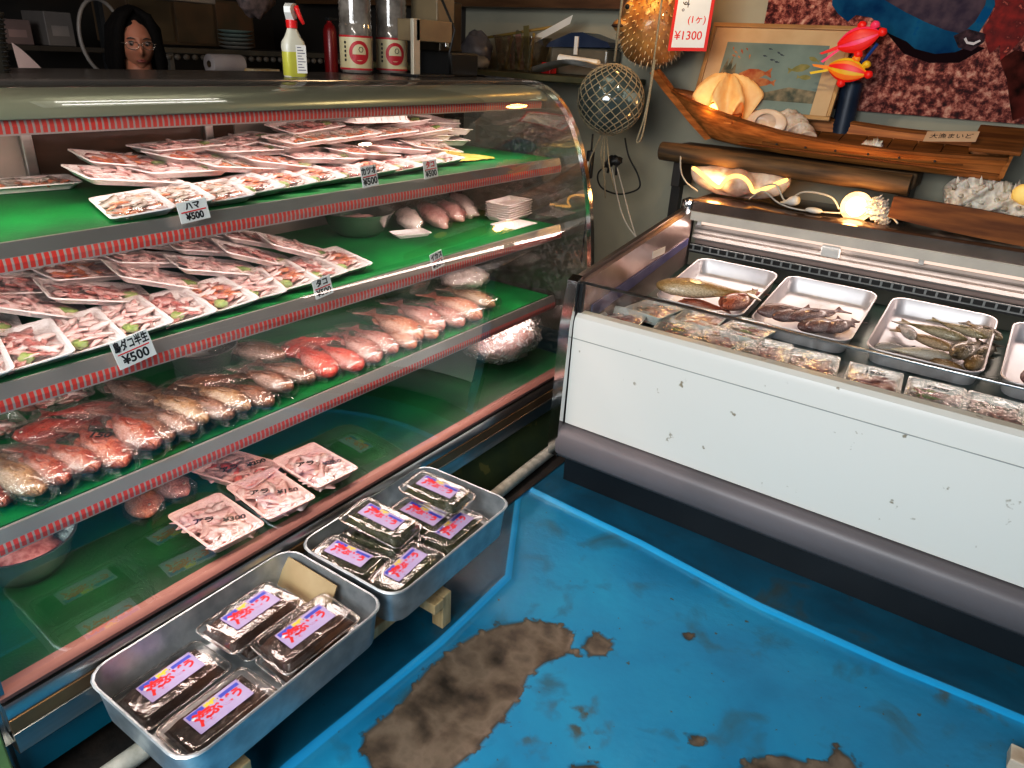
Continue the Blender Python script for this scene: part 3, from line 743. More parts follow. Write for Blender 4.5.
# "150" written on the rosy fish
text_obj('150', .034, frame((-1.585, .658, zl + .066), (.75, .66, 0), (-.66, .75, .0)), inkb, 'price_lettering', None, .0003, .0006)
lt = bpy.data.objects['price_lettering']; tag(lt, 'black handwritten number 150 on the bag of the rosy red fish', 'lettering')

# ------------------------------------------------------------------ case floor packs
pale_m = mat('pale_flesh', (.84, .54, .50), (.70, .40, .36), rough=.35, scale=40)
rawred = mat('raw_red', (.75, .06, .06), (.85, .25, .22), rough=.3)
PINKF = mat('pink_foam', (.90, .62, .58), (.84, .55, .52), rough=.5)
fpk = [make_pack('fish_offcut_pack', .222, .152, .030, 31 + i, [pale_m, pale_m, oct_c, oct_a] if i != 3 else [pale_m, rawred, oct_a], n=52, size=.027, tray_m=PINKF, garnish=False, dome=.010) for i in range(4)]
for i, (x, y, rz, dz, lab) in enumerate([(-1.475, .845, -3, 0, 'pink foam tray of fish offcuts, nearest to the camera on the green case floor'), (-1.468, 1.012, -6, .004, 'pink foam tray of fish offcuts, middle one against the sill of the tall case'),
        (-1.475, 1.178, -4, .014, 'pink foam tray of pale fish offcuts, farthest along the sill of the tall case'), (-1.648, 1.035, 14, .002, 'tray of fish offcuts with a bright red piece, behind the others on the case floor')]):
    t = fpk[i]; t.location = (x, y, .321 + dz); t.rotation_euler = (0, R(0), R(rz)); t['label'] = lab; t['group'] = 'fish offcut packs on the case floor'
    a, b2 = (('アラ', '¥300'), ('アラ', '¥150'), ('アラ', '¥250'), ('アラ', '¥200'))[i]
    for s, xx, yy in ((a, .002, -.034), (b2, .050, .024)):
        o = text_obj(s, .027, Matrix.Translation((xx, yy, .0455)) @ Matrix.Rotation(R(62), 4, 'Z'), inkb, 'lettering', None, .0003, .0009); o.parent = t

# bowls, bags and foam on the shelves
bowl_m = mat('bowl_steel', (.45, .46, .45), (.38, .39, .38), rough=.25, metal=.9)
def bowl(x, y, z, r, h, label, m=bowl_m, fill=None):
    t = thing('mixing_bowl', label, 'bowl', (x, y, z))
    M = Matrix.Translation((x, y, z))
    MB().lathe([(0, .001), (r * .6, .001), (r * .82, h * .35), (r * .96, h * .85), (r, h), (r + .006, h), (r + .005, h - .004), (r * .94, h * .8), (r * .8, h * .33), (r * .58, .006), (0, .006)], 36, M).build('bowl_body', m, t, 60)
    if fill: MB().blob((x, y, z + h * .45), (r * .66, r * .66, h * .30), 4, .25, 4, 22).build('bowl_contents', fill, t, True)
bowl(-1.90, 1.79, zm + .001, .125, .085, 'steel mixing bowl on the middle shelf right of the octopus packs', fill=oct_a)
bowl(-1.90, 2.02, zl + .001, .115, .095, 'steel mixing bowl on the lowest shelf behind the orange-pink fish')
bowl(-1.68, .475, .321, .115, .10, 'steel bowl on the case floor at the far left, partly under the lowest rail', fill=oct_b)
bowl(-1.86, 1.10, zl + .001, .10, .085, 'steel bowl half hidden behind the brown bagged fish')
shallow = make_pack('covered_dish', .19, .12, .03, 41, [sil, oct_c, oct_b], tray_m=clam, garnish=False)
for i, (x, y) in enumerate([(-1.96, .72), (-1.90, .52)]):
    place([shallow], 0, (x, y, zl + .002), (0, 0, R(70 + 15 * i)), ('film covered clear dish at the back of the lowest shelf below the octopus price card', 'film covered clear dish at the far left back of the lowest shelf')[i], None)
squid_m = mat('squid_white', (.72, .58, .54), (.85, .74, .70), rough=.3, scale=12, coat=.5, bump=.3)
squid_r = mat('squid_red', (.42, .12, .12), (.75, .50, .46), rough=.3, scale=10, coat=.5, bump=.3)
for i, (x, y, s, a, m, c) in enumerate([(-1.84, 1.99, .085, -30, squid_m, 'whitish'), (-1.82, 2.11, .10, -20, squid_r, 'red streaked'), (-1.83, 2.22, .085, -15, squid_r, 'plump pinkish'), (-1.86, 2.34, .11, -30, squid_m, 'large cream')]):
    t = thing('bagged_seafood', f'{c} seafood in a clear pointed bag, {ORD[i]} from the left on the middle shelf', 'bagged seafood', (x, y, zm + .002), 'pointed seafood bags on the middle shelf')
    M = Matrix.Translation((x, y, zm + .035)) @ Matrix.Rotation(R(a), 4, 'Z') @ Matrix.Rotation(R(10), 4, 'Y')
    MB().blob((0, 0, 0), (s, .045, .032), i + 3, .3, 2.5, 20, M).build('seafood', m, t, True)
    rs = []
    for q, (u, w) in enumerate([(-1.5, .05), (-1.3, .045), (-1.05, .035), (-.7, .05), (0, .056), (.6, .048), (.95, .03), (1.2, .006)]):
        rs.append([(u * s, w * math.cos(b_) * (1 + .2 * noise.noise((q * 2., b_, i))), w * .8 * math.sin(b_) * (1 + .2 * noise.noise((q * 2., b_, i + 5)))) for b_ in [2 * math.pi * j / 14 for j in range(14)]])
    MB().rings(rs, cap=False, M=M).build('plastic_bag', bagm, t, True)
for i in range(7):
    place([empty_tray], 0, (-1.68, 2.415, zm + .002 + .009 * i), (0, 0, R(92 + (i * 37 % 5))), f'empty foam tray, {ORD[i]} from the bottom of the neat stack on the middle shelf', 'neat stack of foam trays on the middle shelf', .78)
tag(MB().box((-1.66, 2.26, zm + .001), (-1.54, 2.42, zm + .006), ch=.002).build('foam_sheet', foam), 'flat white foam sheet lying in front of the neat tray stack', 'foam sheet')
place([empty_tray], 0, (-1.75, 1.90, zm + .002), (0, 0, R(70)), 'single empty foam tray in front of the steel bowl on the middle shelf', None, .55)
ICE = mat('crushed_ice', (.80, .74, .72), (.62, .55, .53), rough=.35, scale=30, bump=.5)
def sack(x, y, z, rad, seed, m_in, m_out, label, name='plastic_sack'):
    t = thing(name, label, 'plastic bag', (x, y, z))
    MB().blob((x, y, z + rad[2] * .9), tuple(r_ * .86 for r_ in rad), seed, .25, 2.5, 26).build('bag_contents', m_in, t, True)
    M = Matrix.Translation((x, y, z + rad[2])); m = MB()
    def f(u, v):
        th = math.pi * (.02 + .96 * v); ph = 2 * math.pi * u
        d = Vector((math.sin(th) * math.cos(ph), math.sin(th) * math.sin(ph), math.cos(th)))
        k = 1 + .16 * noise.noise(d * 3 + Vector((seed, 0, 0))) + .05 * abs(noise.noise(d * 9 + Vector((seed, 3, 0))))
        return (d.x * rad[0] * k, d.y * rad[1] * k, max(-rad[2] * .95, d.z * rad[2] * k))
    m.grid(f, 36, 20, M)
    e = Vector((x, y + rad[1] * .85, z + rad[2] * 1.1))
    m.rings([[(e.x + (.02 + .035 * q) * math.cos(a) * .9, e.y + .03 * q, e.z + (.012 + .02 * q) * math.sin(a)) for a in [2 * math.pi * j / 12 for j in range(12)]] for q in range(3)], cap=False)
    m.build('bag_skin', m_out, t, True)
sack(-1.82, 2.30, zl + .002, (.11, .13, .05), 8, ICE, bagm, 'knotted clear bag of white ice at the back right of the lowest shelf')
sack(-1.60, 2.28, .322, (.15, .18, .095), 21, mat('pale_pink_content', (.42, .28, .27), (.62, .42, .40), rough=.5, scale=8), bag_white, 'big crumpled translucent bag on the case floor at the right end')
pkx = thing('carton', 'small white and orange carton beyond the right end of the top shelf', 'carton', (-2.02, 2.42, zt))
MB().box((-2.06, 2.38, zt + .001), (-1.99, 2.41, zt + .10), ch=.002).build('carton_side', mat('carton_orange', (.6, .14, .04), (.5, .1, .03)), pkx)
MB().box((-2.06, 2.412, zt + .001), (-1.99, 2.47, zt + .10), ch=.002).build('carton_body', paper, pkx)
sheet = MB().grid(lambda u, v: (-1.80 + .15 * u + .02 * v, 1.98 + .26 * v, zt + .004 + .012 * abs(noise.noise((u * 4, v * 5, 2)))), 12, 16)
tag(sheet.build('yellow_wrapper', mat('yellow_wrapper', (.55, .42, .08), (.75, .62, .20), rough=.35, scale=20), None, True), 'crumpled yellow wrapper sticking out below the foam trays on the top shelf', 'wrapper')

# ------------------------------------------------------------------ galvanised trays on their wooden stand
ws = thing('wooden_stand', 'low stand of raw pine bars holding up the two grey metal trays', 'stand', (-1.14, .95, .012))
for x in (-1.26, -1.035):
    MB().box((x - .018, .47, .128), (x + .018, 1.28, .162), ch=.003).build('rail', wood_lt, ws)
for y in (.50, 1.16):
    MB().box((-1.30, y - .02, .094), (-.975, y + .02, .128), ch=.003).build('crossbar', wood_lt, ws)
    for x in (-1.28, -1.0):
        MB().box((x - .020, y + .02, .012), (x + .020, y + .058, .127), ch=.003).build('leg', wood_lt, ws)
def tray_pan(cx, cy, w, h, rz, z, d, label):
    t = thing('metal_tray', label, 'tray', (cx, cy, z))
    M = Matrix.Translation((cx, cy, z)) @ Matrix.Rotation(R(rz), 4, 'Z')
    m = MB(); pan(m, w, h, d, .045, flare=.010, lip=.007); m.v = [M @ v for v in m.v]
    m.build('pan', galv, t, 50)
tray_pan(-1.142, .683, .362, .548, 1, .166, .108, 'large grey metal tray holding brown seaweed boxes and a cardboard piece')
tray_pan(-1.148, 1.237, .358, .532, 1.5, .166, .108, 'large grey metal tray crowded with stacked green seaweed boxes')

seaweed = mat('dark_seaweed', (.030, .012, .006), (.55, .26, .15), rough=.42, scale=9, bump=.8, bscale=45, coat=.2, c3=(.10, .042, .022), stretch=(.5, 2.2, 1), lo=.42, hi=.70)  # copper streaks paint warm glare into the seaweed colour
grapes = mat('green_seaweed', (.026, .030, .006), (.085, .09, .02), rough=.45, scale=50, bump=.8, bscale=120, coat=.2, c3=(.04, .05, .01))
label_m = mat('lavender_label', (.36, .29, .50), (.46, .38, .58), rough=.4, scale=10)
copper = mat('copper_glare', (.55, .28, .18), (.10, .045, .025), rough=.25, scale=9, coat=.6, bump=.6, bscale=12)
yel = mat('yellow_ink', (.8, .6, .05)); blu = mat('blue_ink', (.06, .08, .45))
def make_clamshell(name, w, h, d, cont, seed):
    """clear hinged box: w along x, h along y"""
    root = thing(name, 'x', 'clamshell box')
    b = MB()
    b.rings([rrect(w * .82, h * .80, .014, z=.001), rrect(w * .93, h * .91, .016, z=d * .48), rrect(w, h, .018, z=d * .50), rrect(w, h, .018, z=d * .54)], cap=False)
    b.add(rrect(w * .82, h * .80, .014, z=.001), [tuple(range(20))]); b.build('box_base', clam, root, 40)
    l = MB()
    l.rings([rrect(w * 1.005, h * 1.005, .018, z=d * .55), rrect(w * .94, h * .92, .016, z=d * .58), rrect(w * .90, h * .86, .015, z=d * .92), rrect(w * .84, h * .78, .014, z=d), rrect(w * .78, h * .70, .012, z=d * .985)], cap=False)
    l.add(rrect(w * .78, h * .70, .012, z=d * .985), [tuple(range(20))]); l.build('box_lid', clam, root, 40)
    sdr = random.Random(seed)
    c = MB()
    def f(u, v):
        x, y = (u - .5) * w * .86, (v - .5) * h * .82
        e = (1 - (2 * u - 1) ** 6) * (1 - (2 * v - 1) ** 6)
        return (x, y, .012 + e * (d * .62 + .010 * noise.noise((x * 45 + seed, y * 45, 1.)) + .004 * noise.noise((x * 150, y * 150, seed))))
    c.grid(f, 44, 30); c.build('seaweed', cont, root, True)
    rim = MB(); rim.tube([Vector(p) for p in rrect(w * .985, h * .985, .018, z=d * .545)] + [Vector(rrect(w * .985, h * .985, .018, z=d * .545)[0])], .0022, 5)
    rim.build('box_rim', clam_rim, root, True)
    lm = MB(); lm.box((-w * .29, -h * .22, d + .0006), (w * .29, h * .22, d + .0014)); lb = lm.build('product_label', label_m, root)
    s = MB(); s.lathe([(0, d + .0016), (.0045, d + .0016)], 12, Matrix.Translation((-w * .235, h * .09, 0)))
    s.build('label_dot', white_pl, lb)
    text_obj('海', h * .30, Matrix.Translation((-w * .150, -h * .015, d + .0016)), inkr, 'lettering', lb, .0002, .0016)
    text_obj('ぶどう', h * .19, Matrix.Translation((w * .080, -h * .005, d + .0016)), inkr, 'lettering', lb, .0002, .0012)
    text_obj('沖縄', h * .10, Matrix.Translation((-w * .03, h * .145, d + .0016)), yel, 'lettering', lb, .0002, .0008)
    MB().box((-w * .27, h * .10, d + .0014), (-w * .10, h * .20, d + .0016)).build('blue_print', blu, lb)
    MB().box((w * .06, h * .10, d + .0014), (w * .27, h * .17, d + .0016)).build('blue_band', blu, lb)
    return root
clam_rim = clear('clam_rim', (.75, .70, .66), refl=.3, rough=.1, white=.3)
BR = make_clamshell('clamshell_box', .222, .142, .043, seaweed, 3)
GR = make_clamshell('clamshell_box', .212, .126, .045, grapes, 4)
zb = .1675
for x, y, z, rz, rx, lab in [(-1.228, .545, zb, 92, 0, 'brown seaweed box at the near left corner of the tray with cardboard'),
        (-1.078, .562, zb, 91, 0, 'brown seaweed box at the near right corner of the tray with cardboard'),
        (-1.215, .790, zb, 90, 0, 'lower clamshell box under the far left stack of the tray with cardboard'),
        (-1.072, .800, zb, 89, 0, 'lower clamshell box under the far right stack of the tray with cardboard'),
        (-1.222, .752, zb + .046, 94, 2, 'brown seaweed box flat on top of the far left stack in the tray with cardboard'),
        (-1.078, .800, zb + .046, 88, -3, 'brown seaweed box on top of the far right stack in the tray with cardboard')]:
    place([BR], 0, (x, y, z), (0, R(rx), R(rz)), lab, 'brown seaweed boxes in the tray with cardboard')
for x, y, z, rz, rx, lab in [(-1.205, 1.045, zb, 186, 0, 'lower green seaweed box at the near left corner of the crowded metal tray'),
        (-1.065, 1.110, zb, 92, 0, 'lower green seaweed box at the near right corner of the crowded metal tray'),
        (-1.195, 1.175, zb, 184, 0, 'lower green seaweed box at the left middle of the crowded metal tray'),
        (-1.200, 1.320, zb, 180, 0, 'lower green seaweed box at the left far end of the crowded metal tray'),
        (-1.195, 1.040, zb + .047, 188, 2, 'green seaweed box on top at the near left corner of the crowded metal tray'),
        (-1.045, 1.105, zb + .047, 94, -3, 'green seaweed box on top at the near right corner of the crowded metal tray'),
        (-1.195, 1.160, zb + .047, 186, -2, 'green seaweed box squeezed under the highest box of the crowded metal tray'),
        (-1.198, 1.165, zb + .097, 187, 6, 'highest green seaweed box, overhanging the left rim of the crowded metal tray'),
        (-1.165, 1.300, zb + .047, 184, 3, 'green seaweed box behind the highest box in the crowded metal tray'),
        (-1.170, 1.375, zb + .100, 186, 4, 'tilted green seaweed box on top at the far end of the crowded metal tray'),
        (-1.060, 1.325, zb + .038, 94, 0, 'green seaweed box lying low and alone by the outer rim of the crowded metal tray')]:
    place([GR], 0, (x, y, z), (0, R(rx), R(rz + 180 if 150 < rz < 200 else rz)), lab, 'green seaweed boxes in the crowded metal tray')
cb = MB().box((-.10, -.05, 0), (.10, .05, .004)); M_ = Matrix.Translation((-1.22, .912, .215)) @ Matrix.Rotation(R(62), 4, 'X')
cb.v = [M_ @ v for v in cb.v]; tag(cb.build('cardboard_piece', mat('cardboard', (.34, .26, .15), (.42, .33, .2), rough=.8)), 'cardboard piece stood on edge at the far end of the tray with cardboard', 'cardboard')
cb = MB().grid(lambda u, v: (-1.005 + .02 * u, .78 + .14 * v, .176 + .075 * u + .004 * math.sin(v * 9)), 4, 10)
tag(cb.build('paper_wrapper', mat('tan_paper', (.60, .33, .17), (.46, .26, .14), rough=.6), None, True), 'tan crumpled paper between the boxes and outer side of the tray with cardboard', 'paper')

pth = [(-1.26 + .03 * math.sin(t * 3), .20 + 2.05 * t, .036 + .008 * math.sin(t * 9)) for t in [i / 30 for i in range(31)]]
hz = tag(MB().tube(pth, .023, 12).build('drain_hose', mat('white_hose', (.52, .50, .44), (.34, .33, .28), rough=.5, scale=30, bump=.1), None, True), 'thick white drain hose along the foot of the curved display case', 'hose')
tag(MB().grid(lambda u, v: (-1.355 + .07 * u, 1.55 + .85 * v, .013 + .14 * (1 - u) + .015 * noise.noise((u * 5, v * 9, 1))), 6, 30).build('green_hose_cover', mat('mossy_cloth', (.015, .035, .01), (.10, .10, .02), rough=.8, scale=9, c3=(.03, .05, .01)), None, True), 'mossy green cover sloping behind the white drain hose', 'cover')

# ------------------------------------------------------------------ low open case on the right
low = thing('low_display_case', 'low white open-top seafood chest case with a grey bumper and lit steel canopy', 'display case', (-.2, 2.5, .012))
XL, XR = -1.155, 1.35
pw = mat('white_panel', (.74, .73, .68), (.66, .66, .62), rough=.32, scale=1.2, coat=.2)
def speckle():
    m, nt, out = _nt('stained_white_panel'); N, L = nt.nodes.new, nt.links.new
    b = N('ShaderNodeBsdfPrincipled'); L(b.outputs[0], out.inputs[0]); b.inputs['Roughness'].default_value = .3
    tc = N('ShaderNodeTexCoord'); n = N('ShaderNodeTexNoise'); n.inputs['Scale'].default_value = 24; n.inputs['Detail'].default_value = 3
    L(tc.outputs['Object'], n.inputs['Vector']); r = N('ShaderNodeValToRGB'); L(n.outputs['Fac'], r.inputs[0])
    e = r.color_ramp.elements; e[0].position = .70; e[0].color = (.76, .745, .69, 1); e[1].position = .75; e[1].color = (.32, .27, .2, 1)
    L(r.outputs[0], b.inputs['Base Color']); return m
FRONT = [(2.115, .690), (2.085, .688), (2.068, .676), (2.062, .655), (2.062, .262), (2.075, .258), (2.115, .258)]
MB().prism(FRONT, 'x', XL + .02, XR).build('front_panel', speckle(), low, 30)
MB().box((XL + .02, 2.0605, .598), (XR, 2.0625, .601)).build('panel_seam', mat('seam_grey', (.4, .4, .38)), low)
bump_ = [(2.060, .256), (2.035, .246), (2.022, .225), (2.018, .19), (2.024, .15), (2.040, .128), (2.070, .122), (2.10, .122), (2.10, .256)]
MB().prism(bump_, 'x', XL + .012, XR).build('bumper', mat('grey_bumper', (.20, .175, .18), (.16, .145, .15), rough=.42, scale=2.), low, 50)
MB().box((XL + .03, 2.072, .013), (XR, 3.05, .122)).build('kick_plate', mat('kick_plate', (.004, .007, .011), (.009, .014, .02), rough=.4, scale=2), low)
# left end: side panel and steel edge
sd = [(2.050, .64), (2.075, .80), (2.10, .812), (3.02, .935), (3.10, .94), (3.10, .12), (2.06, .12), (2.045, .2)]
MB().prism(sd, 'x', XL - .008, XL + .010).build('side_panel', mat('side_steel', (.30, .27, .26), (.20, .18, .17), rough=.3, metal=.8, scale=3), low)
MB().prism([(2.030, .13), (2.020, .20), (2.036, .64), (2.066, .802), (2.10, .815), (2.10, .795), (2.082, .79), (2.058, .64), (2.05, .20), (2.055, .13)], 'x', XL - .022, XL + .018).build('corner_trim', chrome, low, 30)
MB().prism([(2.09, .70), (2.09, .794), (2.104, .798), (3.02, .918), (3.02, .60), (2.12, .60)], 'x', XL + .010, XL + .030).build('inner_side', mat('inner_side', (.40, .30, .27), (.55, .44, .40), rough=.25, metal=.6, scale=4), low)
MB().box((XL + .030, 2.64, .775), (XL + .032, 2.76, .805)).build('side_sticker', paper, low)
MB().prism([(2.16, .648), (2.16, .70), (3.0, .80), (3.0, .770)], 'x', XL + .0305, XL + .036).build('blue_film', mat('blue_film', (.10, .10, .22), (.20, .19, .33), rough=.3, scale=9), low)
# deck
dk = lambda y: .598 + .15 * max(0, y - 2.5)
MB().prism([(2.10, .575), (2.5, .575), (3.03, dk(3.03) - .02), (3.03, dk(3.03)), (2.5, .598), (2.495, .606), (2.10, .606)], 'x', XL + .03, XR).build('deck', mat('deck_steel', (.03, .06, .05), (.05, .10, .08), rough=.3, metal=.3), low)
MB().prism([(2.115, .60), (2.115, .688), (2.122, .688), (2.122, .60)], 'x', XL + .03, XR).build('inner_lip', mat('inner_lip', (.12, .22, .18), (.08, .15, .12), rough=.3), low)
# glass guard and its posts
MB().add([(XL + .02, 2.085, .688), (XR, 2.085, .688), (XR, 2.062 + .035, .792), (XL + .02, 2.062 + .035, .792)], [(0, 1, 2, 3)]).build('glass_guard', clear('guard_glass', (.96, .95, .93), refl=.10, rough=.02, white=.10, bscale=5), low)
MB().tube([(XL + .02, 2.097, .794), (XR, 2.097, .794)], .005, 8).build('guard_rail', steel, low, True)
MB().box((XL + .018, 2.080, .688), (XL + .032, 2.102, .795), ch=.003).build('guard_post', dark, low)
# canopy
can = [(2.985, .905), (2.985, .925), (2.996, .955), (3.010, .964), (3.40, .964), (3.40, .72), (3.07, .72), (3.07, .90)]
MB().prism([(3.003, .918), (3.000, .962), (3.012, .968), (3.40, .968), (3.40, .955), (3.02, .955), (3.02, .918)], 'x', XL + .03, XR).build('canopy', mat('canopy_steel', (.34, .27, .23), (.22, .17, .14), rough=.22, metal=.85, scale=2.5, stretch=(2.5, 1, 1)), low, 40)
MB().prism([(2.995, .880), (2.993, .918), (3.02, .918), (3.02, .880)], 'x', XL + .03, XR).build('canopy_lip', mat('cream_trim', (.68, .64, .56), (.6, .56, .5), rough=.4), low)
MB().box((XL - .02, 2.985, .90), (XL + .03, 3.06, .965), ch=.012).build('canopy_cap', chrome, low, 40)
lp = MB().tube([(XL + .05, 3.045, .872), (XR - .02, 3.045, .872)], .013, 10).build('canopy_lamp', emis('canopy_tube', (1., .72, .58), 1.15), low, True)
for x in (XL + .06, -.22, .62): MB().box((x - .01, 3.03, .855), (x + .01, 3.065, .893), ch=.003).build('lamp_clip', white_pl, lp)
sl = MB()
for y, z in ((3.068, .835), (3.062, .812), (3.056, .789)):
    sl.prism([(y + .03, z - .004), (y + .03, z + .022), (y + .004, z + .018), (y, z + .006), (y + .006, z - .002)], 'x', XL + .03, XR)
sl.build('canopy_slats', mat('slat_cream', (.50, .45, .42), (.42, .38, .35), rough=.5), low, 40)
MB().box((XL + .03, 3.098, .72), (XR, 3.42, .90)).build('canopy_back', mat('canopy_back', (.45, .33, .29), rough=.5), low)
gm = MB(); gm.box((XL + .035, 3.028, .735), (XR, 3.034, .776))
gm.build('grille_backing', black, low)
gl = MB()
for i in range(64):
    x = XL + .05 + i * .0385
    gl.box((x, 3.022, .748), (x + .008, 3.028, .770))
gl.box((XL + .035, 3.021, .744), (XR, 3.028, .749)); gl.box((XL + .035, 3.021, .768), (XR, 3.028, .772)); gl.build('grille_bars', mat('grille_bar', (.22, .24, .24), (.3, .31, .31), rough=.4), low)
cl = tag(MB().box((-.575, 3.020, .822), (-.505, 3.035, .868), ch=.004).build('clear_card_holder', white_pl), 'white plastic card holder clipped under the canopy lamp', 'card holder')

# alumite pans with whole fish
slope = math.atan(.15)
def on_deck(x, y, dz=0.): return (x, y, dk(y) + .003 + dz)
DR = Matrix.Rotation(slope, 4, 'X')
PANL = ['shallow metal pan in the low case holding a big pale-bellied fish', 'shallow metal pan of dark purple-brown fish in the low case',
        'shallow metal pan heaped with small mottled reef fish in the low case', 'shallow metal pan of pale brown fish beyond the mottled fish pan']
for i, x in enumerate((-.872, -.495, -.100, .290)):
    t = thing('fish_pan', PANL[i], 'pan', on_deck(x, 2.755))
    m = MB(); pan(m, .348, .470, .062, .04, flare=.012, lip=.006)
    M = Matrix.Translation(on_deck(x, 2.755)) @ DR; m.v = [M @ v for v in m.v]
    m.build('pan', alu, t, 50); t['group'] = 'shallow metal pans in the low case'
SK.update({
 'parrot': skin('skin_parrot', (.72, .58, .38), (.36, .25, .08), (.52, .40, .20), s=7, bump=.3),
 'grouper': skin('skin_grouper', (.42, .085, .035), (.62, .22, .12), (.24, .05, .03)),
 'purple': skin('skin_purple', (.13, .07, .07), (.36, .20, .18), (.22, .12, .11)),
 'bluegrey': skin('skin_bluegrey', (.22, .25, .28), (.62, .55, .48), (.40, .38, .34)),
 'cream': skin('skin_cream', (.78, .70, .55), (.55, .50, .42), (.66, .58, .42)),
 'olive': skin('skin_olive', (.12, .10, .03), (.48, .40, .20), (.26, .20, .08)),
 'spotted': skin('skin_spotted', (.055, .035, .018), (.46, .34, .18), (.12, .08, .035), s=45, st=(1, 1, 1)),
 'ochre': skin('skin_ochre', (.22, .12, .03), (.52, .34, .14), (.34, .20, .06), s=20),
})
SK['parrot'] = skin('skin_parrot', (.40, .25, .08), (.60, .44, .22), (.50, .33, .14), s=9, belly=(.80, .68, .52), back=(.20, .11, .03), cell=46.)
def fish_at(key, h, t, H, T, label, snout=.7, cat='fish', dz=.0, eye=None, group=None, bend=0., roll=0):
    h, t = Vector(h), Vector(t); d = h - t; L = d.length * 1.10; c = (h + t) / 2
    root = make_fish('whole_fish', L, H, T, SK[key], SK[key], eye, snout, False, bend=bend)
    x = d.normalized(); z = Vector((0, -math.sin(slope), math.cos(slope))); y = z.cross(x).normalized(); z = x.cross(y)
    M = Matrix((x, y, z)).transposed().to_4x4() @ Matrix.Rotation(R(roll), 4, 'X')
    if d.x < 0: M = M @ Matrix.Diagonal((1, -1, 1, 1))
    root.matrix_world = Matrix.Translation(Vector((c.x, c.y, dk(c.y) + .008 + dz))) @ M
    root['label'] = label
    if group: root['group'] = group
    return root
fish_at('parrot', (-1.045, 2.575, 0), (-.735, 2.72, 0), .118, .066, 'large fish with gold-brown back and pale belly in the leftmost pan of the low case', .55, dz=.038)
fish_at('grouper', (-.785, 2.58, 0), (-.735, 2.84, 0), .11, .06, 'red fish with raised tail beside the big pale-bellied fish', .7, dz=.006)
fish_at('grouper', (-.960, 2.575, 0), (-.790, 2.635, 0), .075, .045, 'small dark red fish tucked below the big pale-bellied fish', .8)
for i, (h, t, lab) in enumerate([((-.655, 2.585, 0), (-.520, 2.74, 0), 'darkest round-headed fish at the left of the purple-brown fish pan'), ((-.590, 2.575, 0), (-.465, 2.77, 0), 'purple-brown fish, second from the left in its pan'),
        ((-.500, 2.575, 0), (-.405, 2.76, 0), 'purple-brown fish, third from the left in its pan'), ((-.415, 2.575, 0), (-.345, 2.75, 0), 'purple-brown fish at the right side of its pan')]):
    fish_at('purple', h, t, .078, .048, lab, .7, dz=.006 + .014 * (i % 2) + (.022 if i == 0 else 0), group='purple-brown fish in the second pan', roll=(-8, 10, -6, 8)[i])
for k, h, t, H, T, dz, lab in [('bluegrey', (-.225, 2.555), (-.140, 2.62), .050, .034, .0, 'blue-grey headed fish at the left of the mottled fish pan'),
        ('cream', (-.040, 2.605), (-.185, 2.560), .052, .036, .004, 'cream white fish lying in front of the mottled fish pile'),
        ('ochre', (-.035, 2.640), (-.175, 2.700), .045, .034, .016, 'ochre fish across the middle of the mottled fish pile'),
        ('olive', (-.015, 2.720), (-.165, 2.755), .050, .034, .024, 'olive green fish on top of the mottled fish pile'),
        ('olive', (.045, 2.80), (-.085, 2.86), .042, .03, .012, 'small olive fish at the back of the mottled fish pan'),
        ('bluegrey', (-.145, 2.665), (-.200, 2.78), .045, .034, .010, 'grey fish at the back left of the mottled fish pile'),
        ('spotted', (.000, 2.585), (.050, 2.745), .075, .05, .012, 'dark brown spotted fish standing out at the right of the mottled pile'),
        ('spotted', (.060, 2.645), (.095, 2.770), .050, .04, .006, 'small spotted fish against the right side of the mottled fish pan'),
        ('ochre', (.020, 2.530), (-.075, 2.590), .045, .032, .0, 'small ochre fish at the front right of the mottled fish pan'),
        ('ochre', (.045, 2.555), (.075, 2.665), .055, .045, .004, 'round brown fish in the front right corner of the mottled fish pan'),
        ('spotted', (.095, 2.790), (.010, 2.870), .05, .035, .02, 'spotted fish with upright tail at the back right of the mottled pan')]:
    c_ = ((h[0] + t[0]) / 2, (h[1] + t[1]) / 2); h = [c_[i] + (h[i] - c_[i]) * 1.28 for i in (0, 1)]; t = [c_[i] + (t[i] - c_[i]) * 1.28 for i in (0, 1)]
    fish_at(k, (h[0] - .012, h[1] + .05, 0), (t[0] - .012, t[1] + .05, 0), H * 1.0, T * 1.1, lab, .75, dz=dz)
fish_at('purple', (.180, 2.60, 0), (.300, 2.72, 0), .09, .055, 'pale brown fish at the left of the pan cut off by the right edge', .7)
fish_at('tan', (.220, 2.53, 0), (.350, 2.62, 0), .08, .05, 'tan fish at the front of the pan cut off by the right edge', .7, dz=.01)

fish_at('purple', (-.545, 2.60, 0), (-.42, 2.82, 0), .075, .045, 'purple-brown fish at the back of its pan with raised tail', .7, dz=.02, group='purple-brown fish in the second pan')
fish_at('purple', (-.470, 2.545, 0), (-.37, 2.68, 0), .070, .042, 'purple-brown fish lying lowest at the front of its pan', .7, dz=.034, group='purple-brown fish in the second pan')
